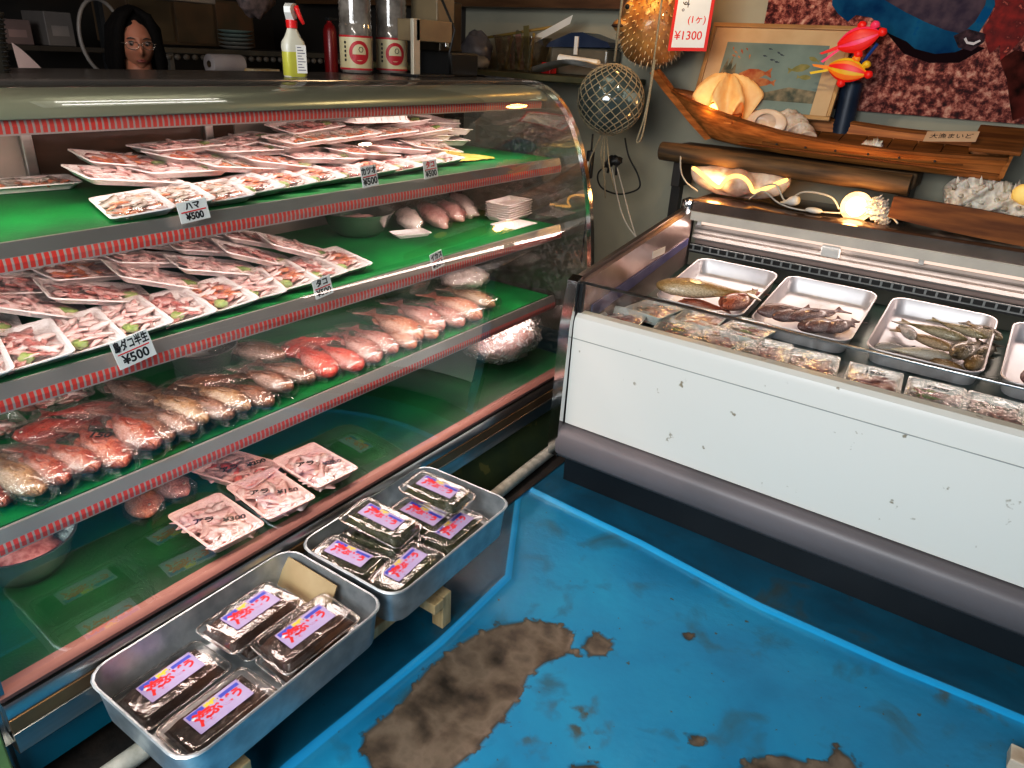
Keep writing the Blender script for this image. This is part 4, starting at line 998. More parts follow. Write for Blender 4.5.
# bagged foam packs in front of the pans
fr = [make_pack('bagged_pack', .205, .160, .040, 61 + i, m, n=44, size=.030, tray_m=foam_cool, garnish=False, dome=.012) for i, m in enumerate([[oct_b, sal, oct_c], [oct_c, oct_a, sil], [sil, oct_c, herb, oct_b]])]
for i, (x, y, k, rz) in enumerate([(-1.050, 2.27, 0, 12), (-.985, 2.42, 1, -8), (-.845, 2.32, 2, 8), (-.700, 2.31, 1, -5), (-.545, 2.31, 1, 4), (-.385, 2.30, 1, 8), (-.200, 2.295, 0, 5), (-.030, 2.30, 2, 3), (.125, 2.30, 1, -2), (.285, 2.30, 0, 4), (-.815, 2.44, 0, 4), (-.640, 2.44, 2, -6)]):
    n = ('at the far left corner', 'behind the far left one', 'with a brown wrinkled film', 'third along the front', 'fourth along the front', 'fifth along the front', 'marked 1800 and standing apart', 'marked 2200 with dark fish pieces', 'with sandy contents, last full one on the right', 'cut off by the right edge', 'in the back row below the leftmost pan', 'in the back row between two pans')[i]
    o = place(fr, k, (x, y, .607 + (.012 if i in (1, 10, 11) else 0)), (0, 0, R(rz + 90)), f'film-wrapped foam pack in the low case, {n}', 'film-wrapped foam packs along the front of the low case')
    if i in (6, 7):
        tt = text_obj(('1800', '2200')[i - 6], .030, Matrix.Translation((-.02, .0, .064)) @ Matrix.Rotation(R(-90), 4, 'Z'), inkb, 'lettering', None, .0003, .0005); tt.parent = o

# ------------------------------------------------------------------ decorations above the low case
CT = .970
log = MB(); rs = []
for i in range(14):
    x = -1.37 + (1.03) * i / 13; r = .040 + .003 * noise.noise((i * .7, 0, 0))
    z0 = 1.128 - .013 * i / 13
    rs.append([(x, 3.16 + r * 1.1 * math.cos(a), z0 + r * math.sin(a) * (1 + .08 * noise.noise((i * .5, a, 1)))) for a in [2 * math.pi * j / 14 for j in range(14)]])
log.rings(rs); tag(log.build('log_shelf', wood_log, None, 50), 'thick weathered log carrying the model boat above the lit shell lamps', 'log')
tag(MB().box((-1.34, 3.20, 1.095), (-.33, 3.40, 1.155), ch=.006).build('plank_shelf', wood_log), 'dark plank running behind the weathered log under the model boat', 'plank')
for x in (-1.31, -.36):
    tag(MB().box((x - .02, 3.22, CT), (x + .02, 3.38, 1.094), ch=.004).build('shelf_support', mat('dark_support', (.02, .017, .015), (.04, .03, .025))), ('dark upright block under the left end of the plank shelf', 'dark upright block under the right end of the plank shelf')[x > -1], 'support')

# model boat
boat = thing('model_boat', 'varnished wooden model fishing boat with a tall raked bow, on the log shelf', 'model boat', (-.75, 3.14, 1.16))
NS = 22
def boat_sec(t):
    """t 0 bow .. 1 stern: x, half width at the gunwale, gunwale z, bottom z, half width at the bottom"""
    x = -1.40 + 1.34 * t
    zg = 1.226 + .130 * (1 - t) ** 2.6 + .03 * max(0, t - .7) ** 1.2 * 2
    zb = 1.138 + .03 * (1 - t) ** 2
    w = .125 * min(1, (t / .42) ** .62) * (1 - .18 * max(0, t - .6) / .4) + .003
    return x, w, zg, zb, w * .55
def hull_pt(t, s, out=0.):
    """s -1..1 across: gunwale to gunwale through the bottom"""
    x, w, zg, zb, wb = boat_sec(t); a = abs(s); sg = 1 if s > 0 else -1
    if a > .35:
        k = (a - .35) / .65; y = wb + (w - wb) * k ** .8; z = zb + (zg - zb) * k
    else: y = wb * a / .35; z = zb
    x += 1.05 * (zg - z) * max(0, 1 - t * 2.2) ** 1.5
    return (x, 3.275 + sg * (y + out), z - (out if a <= .35 else 0))
h1 = MB().grid(lambda u, v: hull_pt(u, v * 2 - 1, .0), NS, 20).grid(lambda u, v: hull_pt(u, v * 2 - 1, -.010), NS, 20)
h1.build('hull', wood_boat, boat, 50)
gw = MB()
for s in (-1, 1):
    gw.rings([[(boat_sec(t)[0], 3.275 + s * (boat_sec(t)[1] + dy), boat_sec(t)[2] + dz) for dy, dz in ((-.014, -.004), (.006, -.004), (.006, .006), (-.014, .006))] for t in [i / NS for i in range(NS + 1)]])
gw.build('gunwale', wood_old, boat, 40)
st = MB()
st.rings([[(x - .012, 3.275 - w, z), (x - .012, 3.275 + w, z), (x + .018, 3.275 + w, z + .012), (x + .018, 3.275 - w, z + .012)] for x, z, w in ((-1.475, 1.425, .020), (-1.405, 1.35, .019), (-1.34, 1.285, .018), (-1.275, 1.22, .016), (-1.20, 1.152, .012))])
st.build('bow_stem', wood_boat, boat, 40)
MB().prism([(-.075, 1.165), (-.055, 1.26), (-.045, 1.26), (-.055, 1.165)], 'y', 3.18, 3.37).build('transom', wood_boat, boat)
MB().box((-.185, 3.145, 1.262), (-.025, 3.405, 1.276), ch=.003).build('stern_deck', wood_old, boat)
dkm = MB()
for i in range(8):
    x = -.93 + i * .093
    dkm.box((x, 3.275 - .098, 1.196), (x + .089, 3.275 + .098, 1.204))
dkm.build('deck_planks', wood_old, boat)
MB().box((-1.10, 3.17, 1.262), (-1.065, 3.38, 1.272), ch=.002).build('thwart', wood_boat, boat)
nl = MB()
for x in (-.86, -.745, -.63, -.51, -.40, -.28): nl.blob((x, 3.275 - .129 * (1 - .1 * max(0, x + .6)), 1.212), (.005, .003, .005), 0, 0, 1, 8)
nl.build('hull_nails', mat('iron_nail', (.05, .03, .03), rough=.5), boat, True)
MB().prism([(-1.02, 1.190), (-.07, 1.18), (-.07, 1.186), (-1.02, 1.198)], 'y', 3.275 - .115, 3.275 - .108).build('rubbing_strake', wood_old, boat)
boat.rotation_euler = (R(15), 0, 0)
note = thing('paper_note', 'beige handwritten paper strip lying across the stern of the model boat', 'note', (-.27, 3.2, 1.28))
M = frame((-.255, 3.175, 1.300), (1, -.1, .10), (.1, 1, .75))
MB().box((-.085, -.028, 0), (.085, .028, .001), M).build('strip', mat('beige_paper', (.62, .42, .28), (.7, .5, .34)), note)
text_obj('大漁まいど', .028, M @ Matrix.Translation((0, 0, .0012)), inkb, 'lettering', note, .0002)

# shells
def ramp_shell(name, a, b, s=20): return mat(name, a, b, rough=.55, scale=s, bump=.5, bscale=40, sss=.1)
sh_w = ramp_shell('shell_white', (.78, .66, .55), (.55, .38, .28))
sh_glow = mat('shell_lit', (.85, .50, .24), (.95, .66, .36), rough=.5, scale=12, bump=.4, bscale=50, emit=(1., .36, .05), estr=.16)
sh_rough = ramp_shell('shell_rough', (.92, .86, .76), (.62, .54, .46), 40)
def clam_dome(mb, c, W, D, H, k, tilt, seed, up=1, amp=.16, zig=.03):
    """folded valve seen from its open side: apex at the back, frilled lip at the front"""
    M = Matrix.Translation(c) @ Matrix.Rotation(R(tilt), 4, 'X')
    def f(u, v, o=0.):
        ph = math.pi * (-.06 + 1.12 * u); th = v * math.pi * .56
        fold = math.sin(ph * k + seed) ; g = 1 + amp * fold * v ** .7 + .035 * noise.noise((u * 12, v * 9, seed))
        x = W / 2 * math.sin(th) * math.cos(ph) * g; y = -D * math.sin(th) * abs(math.sin(ph)) ** .8 * g * (1 if math.sin(ph) > 0 else -1)
        z = H * math.cos(th) * (1 + .22 * fold * v ** .6 + .06 * noise.noise((u * 40, v * 14, seed))) + zig * fold * v ** 3
        return (x * (1 - o), y * (1 - o), up * z * (1 - o))
    mb.grid(lambda u, v: f(u, v), 90, 18, M).grid(lambda u, v: f(u, v, .05), 90, 18, M); return mb
def bulb(o, c, r=.024, s=22, col=(1., .45, .10), energy=2.2):
    MB().blob(c, (r, r, r), 0, 0, 1, 16).build('bulb', emis('bulb_glow', col, s), o, True)
    l = bpy.data.lights.new('shell_bulb', 'POINT'); l.energy = energy; l.color = (1., .52, .18); l.shadow_soft_size = .03
    lo = bpy.data.objects.new('shell_bulb', l); COL.objects.link(lo); lo.location = (c[0], c[1] - r - .035, c[2])
t = thing('clam_lamp', 'glowing orange frilled clam shell lamp in the bow of the model boat', 'shell lamp', (-1.16, 3.25, 1.27))
clam_dome(MB(), (-1.155, 3.31, 1.345), .27, .13, .115, 8, 10, 1., 1, .20, .060).build('upper_valve', sh_glow, t, True)
clam_dome(MB(), (-1.155, 3.32, 1.335), .23, .10, .05, 8, 0, 1., -1, .20, -.045).build('lower_valve', sh_glow, t, True)
bulb(t, (-1.180, 3.215, 1.322), .020, 8, energy=.9)
t = thing('clam_lamp', 'wide glowing clam shell lamp with wavy lit edge on the canopy under the log', 'shell lamp', (-1.0, 3.15, CT))
clam_dome(MB(), (-.995, 3.16, 1.055), .36, .085, .045, 5, 0, .6, 1, .26, .034).build('upper_valve', sh_w, t, True)
clam_dome(MB(), (-.995, 3.16, 1.040), .36, .085, .060, 5, 0, .6, -1, .26, -.034).build('lower_valve', sh_w, t, True)
lipm = emis('lit_lip', (1., .50, .13), 3.2)
lp_ = []
for q in range(60):
    ph = math.pi * (.06 + .88 * q / 59); fo = math.sin(ph * 5 + .6); g = 1 + .22 * fo
    lp_.append((-.995 + .172 * math.cos(ph) * g, 3.155 - .082 * math.sin(ph) ** .8 * g, 1.048 + .031 * fo))
MB().tube(lp_, .0085, 8).build('lit_edge', lipm, t, True)
bulb(t, (-1.07, 3.125, 1.040), .018, 14, energy=1.2); 
MB().blob((-.97, 3.12, 1.035), (.030, .02, .018), 0, 0, 1, 14).build('bulb', emis('bulb_glow2', (1., .55, .18), 14), t, True)
t = thing('shell_lamp', 'round white-hot glowing shell lamp on the canopy beside a pale spiky shell', 'shell lamp', (-.50, 3.10, CT))
MB().lathe([(0, -.03), (.035, -.028), (.058, -.005), (.060, .01)], 20, Matrix.Translation((-.50, 3.12, 1.015)) @ Matrix.Rotation(R(90), 4, 'X')).build('shell_cup', sh_w, t, True)
bulb(t, (-.50, 3.10, 1.018), .038, 7, (1., .72, .36), 1.3)
def rough_shell(mb, c, L, r, ang, spikes, seed, M0=None):
    M = Matrix.Translation(c) @ Matrix.Rotation(R(ang[0]), 4, 'Z') @ Matrix.Rotation(R(ang[1]), 4, 'Y')
    def f(u, v):
        a = 2 * math.pi * u; k = math.sin(math.pi * min(1, (1 - v) * 1.02 + .0)) ** .6 * (1.15 - .75 * v)
        ridge = 1 + .42 * max(0, math.sin(a * 4 + v * 26)) ** 2 * spikes + .16 * noise.noise((u * 30, v * 30, seed)) * spikes + .22 * noise.noise((u * 9, v * 9, seed)) * spikes
        return (L * (v - .5), r * k * math.cos(a) * ridge, r * k * math.sin(a) * ridge)
    mb.grid(f, 80, 70, M)
    if spikes > .9:
        for j in range(9):
            for i in range(9):
                u, v = (i + .5 * (j % 2)) / 9, .12 + .80 * j / 8
                p = Vector(f(u, v)); n_ = Vector((-.25, p.y, p.z)); n_ = Vector((-.3 * n_.yz.length, p.y, p.z)).normalized()
                mb.tube([M @ (p - n_ * .008), M @ (p + n_ * .010), M @ (p + n_ * (.018 + .014 * ((i * 7 + j * 3) % 5) / 5) * (r / .06))], [.008 * r / .06, .0055 * r / .06, .001], 6)
    return mb
t = thing('conch_shell', 'cream conch shell with a wide open lip resting amidships on the model boat', 'shell', (-.87, 3.22, 1.23))
m = MB(); rough_shell(m, (-.835, 3.25, 1.275), .22, .062, (-12, 14), .55, 3); m.build('spire', sh_w, t, True)
m = MB().grid(lambda u, v: (-.915 + .085 * math.sin(v * 2.6) * math.cos(u * 6.28) - .02, 3.21 - .035 * v + .01 * math.sin(u * 6.28), 1.285 + .055 * math.sin(v * 2.4) * math.sin(u * 6.28)), 26, 10)
m.build('open_lip', mat('shell_lip', (.80, .56, .40), (.88, .70, .55), rough=.3, sss=.1), t, True)
t = thing('coral_piece', 'small white coral lump on the deck planks of the model boat', 'coral', (-.52, 3.23, 1.206))
m = MB(); m.blob((-.535, 3.22, 1.232), (.022, .018, .022), 5, .6, 5, 20); m.k = 1; m.blob((-.50, 3.22, 1.232), (.024, .02, .026), 9, .9, 6, 22); m.build('coral_lump', [sh_w, sh_rough], t, True)
t = thing('spiky_shell', 'pale spiky shell leaning against the round glowing lamp on the canopy', 'shell', (-.41, 3.10, CT))
m = MB(); rough_shell(m, (-.415, 3.11, 1.01), .13, .035, (-10, 50), 1.1, 6); m.build('shell_body', sh_rough, t, True)
t = thing('spiky_shell', 'large white frilled shell on the curved board, with a yellow glow inside', 'shell', (-.05, 3.22, 1.03))
m = MB(); rough_shell(m, (-.06, 3.24, 1.080), .37, .080, (-4, 10), 1.0, 8); m.build('shell_body', sh_rough, t, True)
MB().blob((.03, 3.165, 1.135), (.045, .03, .035), 3, .2, 3, 18).build('glowing_mouth', mat('glow_yellow', (.9, .6, .22), (.95, .7, .35), rough=.5, emit=(1., .55, .12), estr=.45), t, True)
# curved old board
bd = MB(); rs = []
for i in range(12):
    u = i / 11; x = -.375 + .62 * u; zt_ = 1.080 - .035 * u + .012 * math.sin(u * 3); zb_ = .985 + .02 * (1 - u) ** 3 - .012 * u
    y = 3.055 - .03 * u
    rs.append([(x, y, zb_ + .0), (x, y + .018, zb_), (x, y + .035, zt_), (x, y + .017, zt_)])
bd.rings(rs); tag(bd.build('curved_board', wood_old, None, 60), 'reddish-brown curved board standing on edge on the canopy below the frilled shell', 'board')
for i, (pts, lab) in enumerate([([(-.92, 3.10, .985), (-.86, 3.07, 1.03), (-.80, 3.10, .99), (-.72, 3.08, .978), (-.62, 3.09, .98), (-.55, 3.10, .985)], 'white cable looping from the wide clam lamp to the round lamp'),
        ([(-.90, 3.12, 1.03), (-.82, 3.09, 1.06), (-.77, 3.10, 1.0), (-.70, 3.07, 1.05), (-.60, 3.08, 1.045), (-.56, 3.10, 1.0)], 'thin white cable arching behind the plug on the canopy'),
        ([(-1.26, 3.12, 1.12), (-1.24, 3.10, 1.06), (-1.20, 3.08, 1.02), (-1.15, 3.10, .985)], 'short white cable dropping from the left end of the log'),
        ([(-.39, 3.12, .985), (-.36, 3.08, 1.0), (-.335, 3.06, .985)], 'short bright cable end in front of the curved board')]):
    P = [Vector(p) for p in pts]; Q = []
    for a in range(len(P) - 1):
        p0, p1, p2, p3 = P[max(0, a - 1)], P[a], P[a + 1], P[min(len(P) - 1, a + 2)]
        for s in range(6):
            q = s / 6; Q.append(.5 * ((2 * p1) + (p2 - p0) * q + (2 * p0 - 5 * p1 + 4 * p2 - p3) * q * q + (3 * p1 - p0 - 3 * p2 + p3) * q ** 3))
    Q.append(P[-1]); tag(MB().tube(Q, .004, 6).build('cable', cable_w, None, True), lab, 'cable')
t = thing('cable_plug', 'white cable plug and switch lying on the canopy between the two lamps', 'plug', (-.73, 3.08, CT))
MB().lathe([(0, -.05), (.006, -.05), (.009, -.02), (.018, 0), (.020, .02), (.017, .035), (0, .036)], 12, Matrix.Translation((-.745, 3.08, 1.005)) @ Matrix.Rotation(R(70), 4, 'Y') @ Matrix.Rotation(R(25), 4, 'X')).build('plug_body', white_pl, t, True)
MB().blob((-.645, 3.07, .985), (.035, .018, .012), 1, .05, 2, 16).build('inline_switch', white_pl, t, True)

# poster of a blue reef fish over coral
def coral_mat():
    m, nt, out = _nt('coral_print'); N, L = nt.nodes.new, nt.links.new
    b = N('ShaderNodeBsdfPrincipled'); L(b.outputs[0], out.inputs[0]); b.inputs['Roughness'].default_value = .6; b.inputs['Specular IOR Level'].default_value = .15
    tc = N('ShaderNodeTexCoord'); n = N('ShaderNodeTexNoise'); n.inputs['Scale'].default_value = 30; n.inputs['Detail'].default_value = 8; n.inputs['Roughness'].default_value = .7
    L(tc.outputs['Object'], n.inputs['Vector']); r = N('ShaderNodeValToRGB'); L(n.outputs['Fac'], r.inputs[0]); e = r.color_ramp.elements
    for k in range(3): e.new(.5)
    for k, (p, c) in zip(e, [(.36, (.015, .003, .003)), (.45, (.10, .012, .012)), (.51, (.27, .07, .05)), (.57, (.46, .20, .15)), (.67, (.66, .42, .32))]): k.position = p; k.color = (*c, 1)
    L(r.outputs[0], b.inputs['Base Color']); return m
M = frame((-.59, 3.435, 1.66), (1, 0, 0), (0, .03, 1))
ps = thing('reef_poster', 'large glossy photo poster of a dark blue fish over pinkish coral', 'poster', (-.59, 3.43, 1.33))
MB().box((-.505, -.31, -.004), (.60, .31, .002), M).build('poster_sheet', coral_mat(), ps)
bf = MB(); O = []
for k in range(30):
    a = 2 * math.pi * k / 30; O.append((.10 + .43 * math.cos(a) * (1 - .10 * math.cos(2 * a)), .14 + .25 * math.sin(a) * (1 - .12 * math.sin(3 * a)), .003))
def printed(name, pts, m, dz=.003):
    MB().add([(x, y, dz) for x, y, *_ in pts], [tuple(range(len(pts)))], M).build(name, m, ps)
bluef = mat('printed_blue', (.002, .035, .12), (.004, .10, .24), rough=.8, spec=.05, scale=7, detail=8, c3=(.012, .13, .24))
greyf = mat('printed_grey', (.05, .035, .06), (.12, .08, .10), rough=.8, spec=.05, scale=20)
redf = mat('printed_red', (.30, .02, .015), (.50, .12, .08), rough=.6, spec=.15, c3=(.12, .01, .01), scale=30, detail=8)
printed('printed_fish', [(-.262, .28), (-.259, .168), (-.242, .079), (-.211, .047), (-.166, .019), (-.141, .044), (-.079, .035), (-.02, -.007), (.045, -.048), (.105, -.074), (.18, -.088), (.246, -.079), (.282, -.053), (.304, -.012), (.324, .052), (.337, .117), (.337, .28)], bluef, .003)
printed('printed_fish_head', [(-.10, .28), (-.082, .167), (-.047, .098), (.036, .058), (.115, .025), (.19, -.001), (.251, -.013), (.282, .028), (.299, .085), (.291, .165), (.29, .28)], greyf, .0036)
printed('printed_fish_mouth', [(.225, -.021), (.267, .004), (.330, -.011), (.330, -.038), (.299, -.070), (.252, -.060)], mat('printed_mouth', (.01, .01, .015), (.10, .05, .06), scale=40, spec=.05, rough=.8), .0042)
printed('printed_teeth', [(.262, -.030), (.275, -.046), (.300, -.050), (.320, -.036), (.316, -.030), (.298, -.040), (.278, -.038), (.268, -.024)], mat('printed_teeth', (.62, .55, .55)), .0046)
printed('printed_coral', [(.36, .28), (.30, .166), (.335, .075), (.315, .002), (.36, -.08), (.385, -.046), (.401, -.10), (.444, -.03), (.474, .071), (.50, .10), (.52, .28)], redf, .0042)
printed('printed_gap', [(.399, -.096), (.436, -.061), (.518, -.074), (.574, -.257), (.50, -.30), (.476, -.247), (.44, -.16)], mat('printed_gap', (.012, .004, .003), (.12, .02, .015), scale=16, detail=8, spec=.05, rough=.8), .0034)
printed('printed_shadow', [(-.013, -.015), (.068, -.045), (.105, -.070), (.18, -.085), (.246, -.076), (.30, -.05), (.34, -.058), (.269, -.112), (.167, -.117), (.068, -.088)], mat('printed_shadow', (.012, .004, .006), spec=.05, rough=.8), .0034)

# framed watercolour leaning on the wall
pf = thing('framed_painting', 'wide wooden framed watercolour of reef fish leaning behind the model boat', 'painting', (-1.02, 3.34, 1.30))
M = frame((-1.012, 3.365, 1.505), (1, .02, 0), (0, .40, 1))
for n_, a, b2 in (('frame_bar', (-.30, .150, -.006), (.30, .168, .012)), ('frame_bar', (-.30, -.215, -.006), (.30, -.197, .012)), ('frame_bar', (-.30, -.197, -.006), (-.282, .150, .012)), ('frame_bar', (.282, -.197, -.006), (.30, .150, .012))):
    MB().box(a, b2, M, ch=.003).build(n_, mat('gilt_wood', (.50, .30, .12), (.36, .2, .08), rough=.35), pf)
MB().box((-.282, -.197, -.003), (.282, .150, .002), M).build('mount_board', mat('tan_mount', (.56, .38, .22), (.64, .46, .28), rough=.6), pf)
MB().box((-.215, -.197, .002), (.215, .088, .0035), M).build('painting_sheet', mat('painted_sea', (.16, .22, .20), (.34, .38, .31), rough=.5, scale=5, detail=6, c3=(.24, .31, .28)), pf)
def pfish(x, y, L, c, ang, nm='painted_fish'):
    A = Matrix.Translation((x, y, .004)) @ Matrix.Rotation(R(ang), 4, 'Z')
    pts = [(L * .5, 0), (L * .35, L * .12), (L * .1, L * .19), (-.15 * L, L * .13), (-.32 * L, L * .04), (-.5 * L, L * .15), (-.46 * L, 0), (-.5 * L, -.15 * L), (-.32 * L, -.04 * L), (-.1 * L, -.14 * L), (L * .15, -.17 * L), (L * .38, -.09 * L)]
    MB().add([(p[0], p[1], 0) for p in pts], [tuple(range(len(pts)))], M @ A).build(nm, c, pf)
c1 = mat('paint_rust', (.36, .08, .02), (.52, .26, .10), scale=30, detail=6); c2 = mat('paint_slate', (.05, .07, .09)); c3 = mat('paint_olive', (.20, .20, .06), (.32, .28, .1), scale=30)
for x, y, L, a in ((-.02, .065, .018, 170), (.02, .05, .02, 150), (.035, .042, .02, 160), (-.035, .035, .02, 170), (.0, .02, .022, 175), (.022, .012, .022, 170)): pfish(x, y, L, c2, a)
for x, y, L, a in ((-.18, .06, .018, 110), (-.165, .045, .02, 150), (-.14, .05, .022, 120), (-.17, .03, .02, 160), (-.145, .025, .018, 140), (-.10, .03, .02, 100), (-.12, .06, .016, 130)): pfish(x, y, L, c1, a)
pfish(-.06, -.045, .15, c1, 188); pfish(-.01, -.075, .10, c1, 180); pfish(.12, -.01, .09, c3, 15); pfish(.15, -.045, .06, c3, 0); pfish(.17, .03, .05, c3, 160)
MB().add([(x, y, .0042) for x, y in [(-.215, -.06), (-.19, .02), (-.185, -.02), (-.17, .03), (-.165, -.03), (-.15, .0), (-.14, -.07), (-.10, -.10), (.0, -.12), (.10, -.09), (.215, -.10), (.215, -.15), (-.215, -.15)]], [tuple(range(13))], M).build('painted_reef', mat('paint_reef', (.05, .07, .05), (.30, .25, .16), scale=22, detail=8), pf)

# toy: folded bright fish on a dark ribbed stand
ty = thing('ribbed_stand', 'dark blue ribbed cylinder stand behind the boat holding the bright ribbon fish', 'stand', (-.675, 3.385, 1.20))
MB().lathe([(.0, 0)] + [(.040 + (.002 if i % 2 else 0), .004 + i * .0075) for i in range(34)] + [(.0, .26)], 24, Matrix.Translation((-.675, 3.385, 1.205))).build('cylinder', mat('navy_plastic', (.008, .018, .04), (.02, .04, .08), rough=.4), ty, 30)
def ribbon_fish(name, c, L, ang, cols, label, seed):
    t = thing(name, label, 'ribbon fish', c); rg = random.Random(seed)
    A = Matrix.Translation(c) @ Matrix.Rotation(R(ang), 4, 'Y')
    for k in range(6):
        ph = k * math.pi / 5.
        def f(u, v, k=k):
            b_ = L * .5 * (u * 2 - 1); w = L * .30 * math.sin(math.pi * min(1, u * .94 + .06)) ** .8
            a = -1.3 + 2.6 * (k + v * 1.15) / 6
            return (b_, -.018 - w * .35 * math.cos(a) - .004 * (k % 2), w * math.sin(a))
        MB().grid(f, 12, 3, A).build('folded_band', cols[k % len(cols)], t, True)
    for sg, q in ((1, 0), (-1, 1)):
        MB().add([A @ Vector(p) for p in [(-L * .42, -.02, .004 * sg), (-L * .95, -.015, L * .10 * sg - L * .12), (-L * .90, -.015, L * .10 * sg - L * .17), (-L * .40, -.02, -.012)]], [(0, 1, 2, 3)]).build('tail_streamer', cols[(q + 1) % len(cols)], t)
    for p, q in (((L * .52, -.02, 0), 0), ((L * .1, -.02, L * .30), 1), ((-.06 * L, -.02, -L * .33), 0), ((L * .38, -.02, L * .22), 2)):
        w = A @ Vector(p); MB().blob(w, (.017, .012, .015), q, .3, 3, 10).build('pompom', cols[q % len(cols)], t, True)
    return t
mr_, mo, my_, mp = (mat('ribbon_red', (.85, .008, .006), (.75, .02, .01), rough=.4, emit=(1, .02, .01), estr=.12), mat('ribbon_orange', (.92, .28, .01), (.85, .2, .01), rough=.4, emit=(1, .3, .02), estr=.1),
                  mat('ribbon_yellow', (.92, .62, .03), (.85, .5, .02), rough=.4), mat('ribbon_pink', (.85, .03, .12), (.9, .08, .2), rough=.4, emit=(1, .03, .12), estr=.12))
ribbon_fish('ribbon_fish', (-.660, 3.27, 1.610), .155, -20, [mr_, mr_, mp], 'red and pink folded ribbon fish, the upper one above the blue stand', 2)
ribbon_fish('ribbon_fish', (-.675, 3.27, 1.500), .150, 8, [mr_, mo, my_], 'orange and yellow striped folded ribbon fish just below the all-red one', 3)
tag(MB().tube([(-.665, 3.33, 1.46), (-.64, 3.30, 1.53), (-.60, 3.29, 1.60)], .007, 6).build('blue_stick', mat('blue_stick', (.01, .10, .4))), 'short blue stick joining the two ribbon fish', 'stick')

# inflated porcupine fish
puf = thing('porcupine_fish', 'dried inflated spiky porcupine fish hanging below the ceiling, lit amber', 'dried fish', (-1.56, 3.26, 1.62))
pm = mat('dried_puffer', (.55, .30, .09), (.78, .56, .28), rough=.4, scale=12, bump=.5, bscale=40, c3=(.30, .14, .04), coat=.3, sss=.1)
C = Vector((-1.515, 3.24, 1.635)); m = MB()
m.blob(C, (.165, .15, .165), 3, .07, 2, 40)
m.build('body', pm, puf, True)
sp = MB(); rg = random.Random(3); n_s = 420
for k in range(n_s):
    zc = 1 - 2 * (k + .5) / n_s; a = k * 2.39996; r_ = math.sqrt(1 - zc * zc); d = Vector((r_ * math.cos(a), r_ * math.sin(a), zc))
    if d.x < -.55 and d.z > -.1: continue
    p = C + Vector((d.x * .162, d.y * .147, d.z * .162)); e = p + (d + Vector((0, 0, -.45))).normalized() * .019
    sp.tube([p, e], [.0035, .0004], 4)
sp.build('spines', mat('puffer_spine', (.75, .62, .42), (.6, .45, .25), rough=.5), puf)
mo_ = MB(); mo_.blob(C + Vector((-.105, -.105, -.005)), (.045, .035, .028), 2, .2, 3, 16); mo_.k = 1; mo_.blob(C + Vector((-.115, -.132, -.008)), (.030, .020, .008), 2, .1, 3, 12); mo_.build('mouth', [pm, mat('dark_mouth', (.05, .02, .01))], puf, True)
ey = MB(); ey.blob(C + Vector((-.075, -.118, .065)), (.022, .014, .022), 1, 0, 3, 14); ey.k = 1; ey.blob(C + Vector((-.078, -.130, .066)), (.011, .008, .011), 1, 0, 3, 12); ey.build('eye', [mat('puffer_eye', (.6, .35, .1)), black], puf, True)
MB().tube([C + Vector((0, 0, .16)), (C.x, C.y, 2.4)], .002, 5).build('hanging_line', rope, puf)
bulb_l = bpy.data.lights.new('amber_bulb', 'POINT'); bulb_l.energy = 3.2; bulb_l.color = (1., .5, .15); bulb_l.shadow_soft_size = .05
bo = bpy.data.objects.new('amber_bulb', bulb_l); COL.objects.link(bo); bo.location = (-1.50, 3.0, 1.88)
# price sign
sg = thing('price_sign', 'white sign with a red border reading 1300 yen, hung beside the porcupine fish', 'sign', (-1.30, 3.08, 1.54))
M = frame((-1.280, 3.08, 1.672), (1, .08, .03), (-.06, .16, 1))
MB().box((-.082, -.135, -.001), (.082, .215, .001), M).build('sign_border', mat('sign_red', (.78, .03, .02)), sg)
MB().box((-.069, -.122, .001), (.069, .200, .0018), M).build('sign_face', card_m, sg)
text_obj('¥1300', .046, M @ Matrix.Translation((-.004, -.078, .002)), inkr, 'lettering', sg, .0003, .0003)
text_obj('(1ヶ)', .036, M @ Matrix.Translation((.022, -.018, .002)), inkr, 'lettering', sg, .0003, .0003)
text_obj('ります。', .034, M @ Matrix.Translation((-.035, .060, .002)) @ Matrix.Rotation(R(-90), 4, 'Z'), inkb, 'lettering', sg, .0003, .0003)

# glass net float
C = Vector((-1.535, 2.93, 1.335)); fl_ = thing('net_float', 'large greenish glass fishing float wrapped in rope netting, hung in front of the wall', 'net float', tuple(C))
MB().blob(C, (.138, .138, .138), 0, 0, 1, 40).build('glass_ball', mat('float_glass', (.045, .06, .055), (.34, .40, .37), rough=.1, scale=11, detail=6, coat=1., c3=(.10, .13, .12)), fl_, True)
nt_ = MB(); r_ = .1415; K = 18
for s in (1, -1):
    for k in range(K):
        pts = []
        for j in range(26):
            th = .18 + (math.pi - .36) * j / 25; wob = .11 * math.sin(j * 1.3 + k) * .15
            ph = 2 * math.pi * k / K + s * (th * 1.15) + wob
            pts.append(C + Vector((math.sin(th) * math.cos(ph), math.sin(th) * math.sin(ph), math.cos(th))) * r_)
        nt_.tube(pts, .0026, 5)
for th in (.2, math.pi - .2): nt_.tube([C + Vector((math.sin(th) * math.cos(a), math.sin(th) * math.sin(a), math.cos(th))) * r_ for a in [2 * math.pi * j / 16 for j in range(17)]], .005, 5)
nt_.build('rope_net', rope, fl_, True)
MB().tube([C + Vector((0, 0, .15)), C + Vector((.01, 0, .5)), (C.x + .01, C.y, 2.4)], .006, 6).build('hanging_rope', rope, fl_, True)
tg = MB()
for dx, l in ((-.05, .20), (.02, .26), (.045, .22), (.0, .14)):
    tg.tube([C + Vector((dx * .3, -.03, -.145)), C + Vector((dx, -.04, -.145 - l * .5)), C + Vector((dx * 1.5 + .01, -.03, -.145 - l))], .0035, 5)
tg.build('loose_ends', rope, fl_, True)
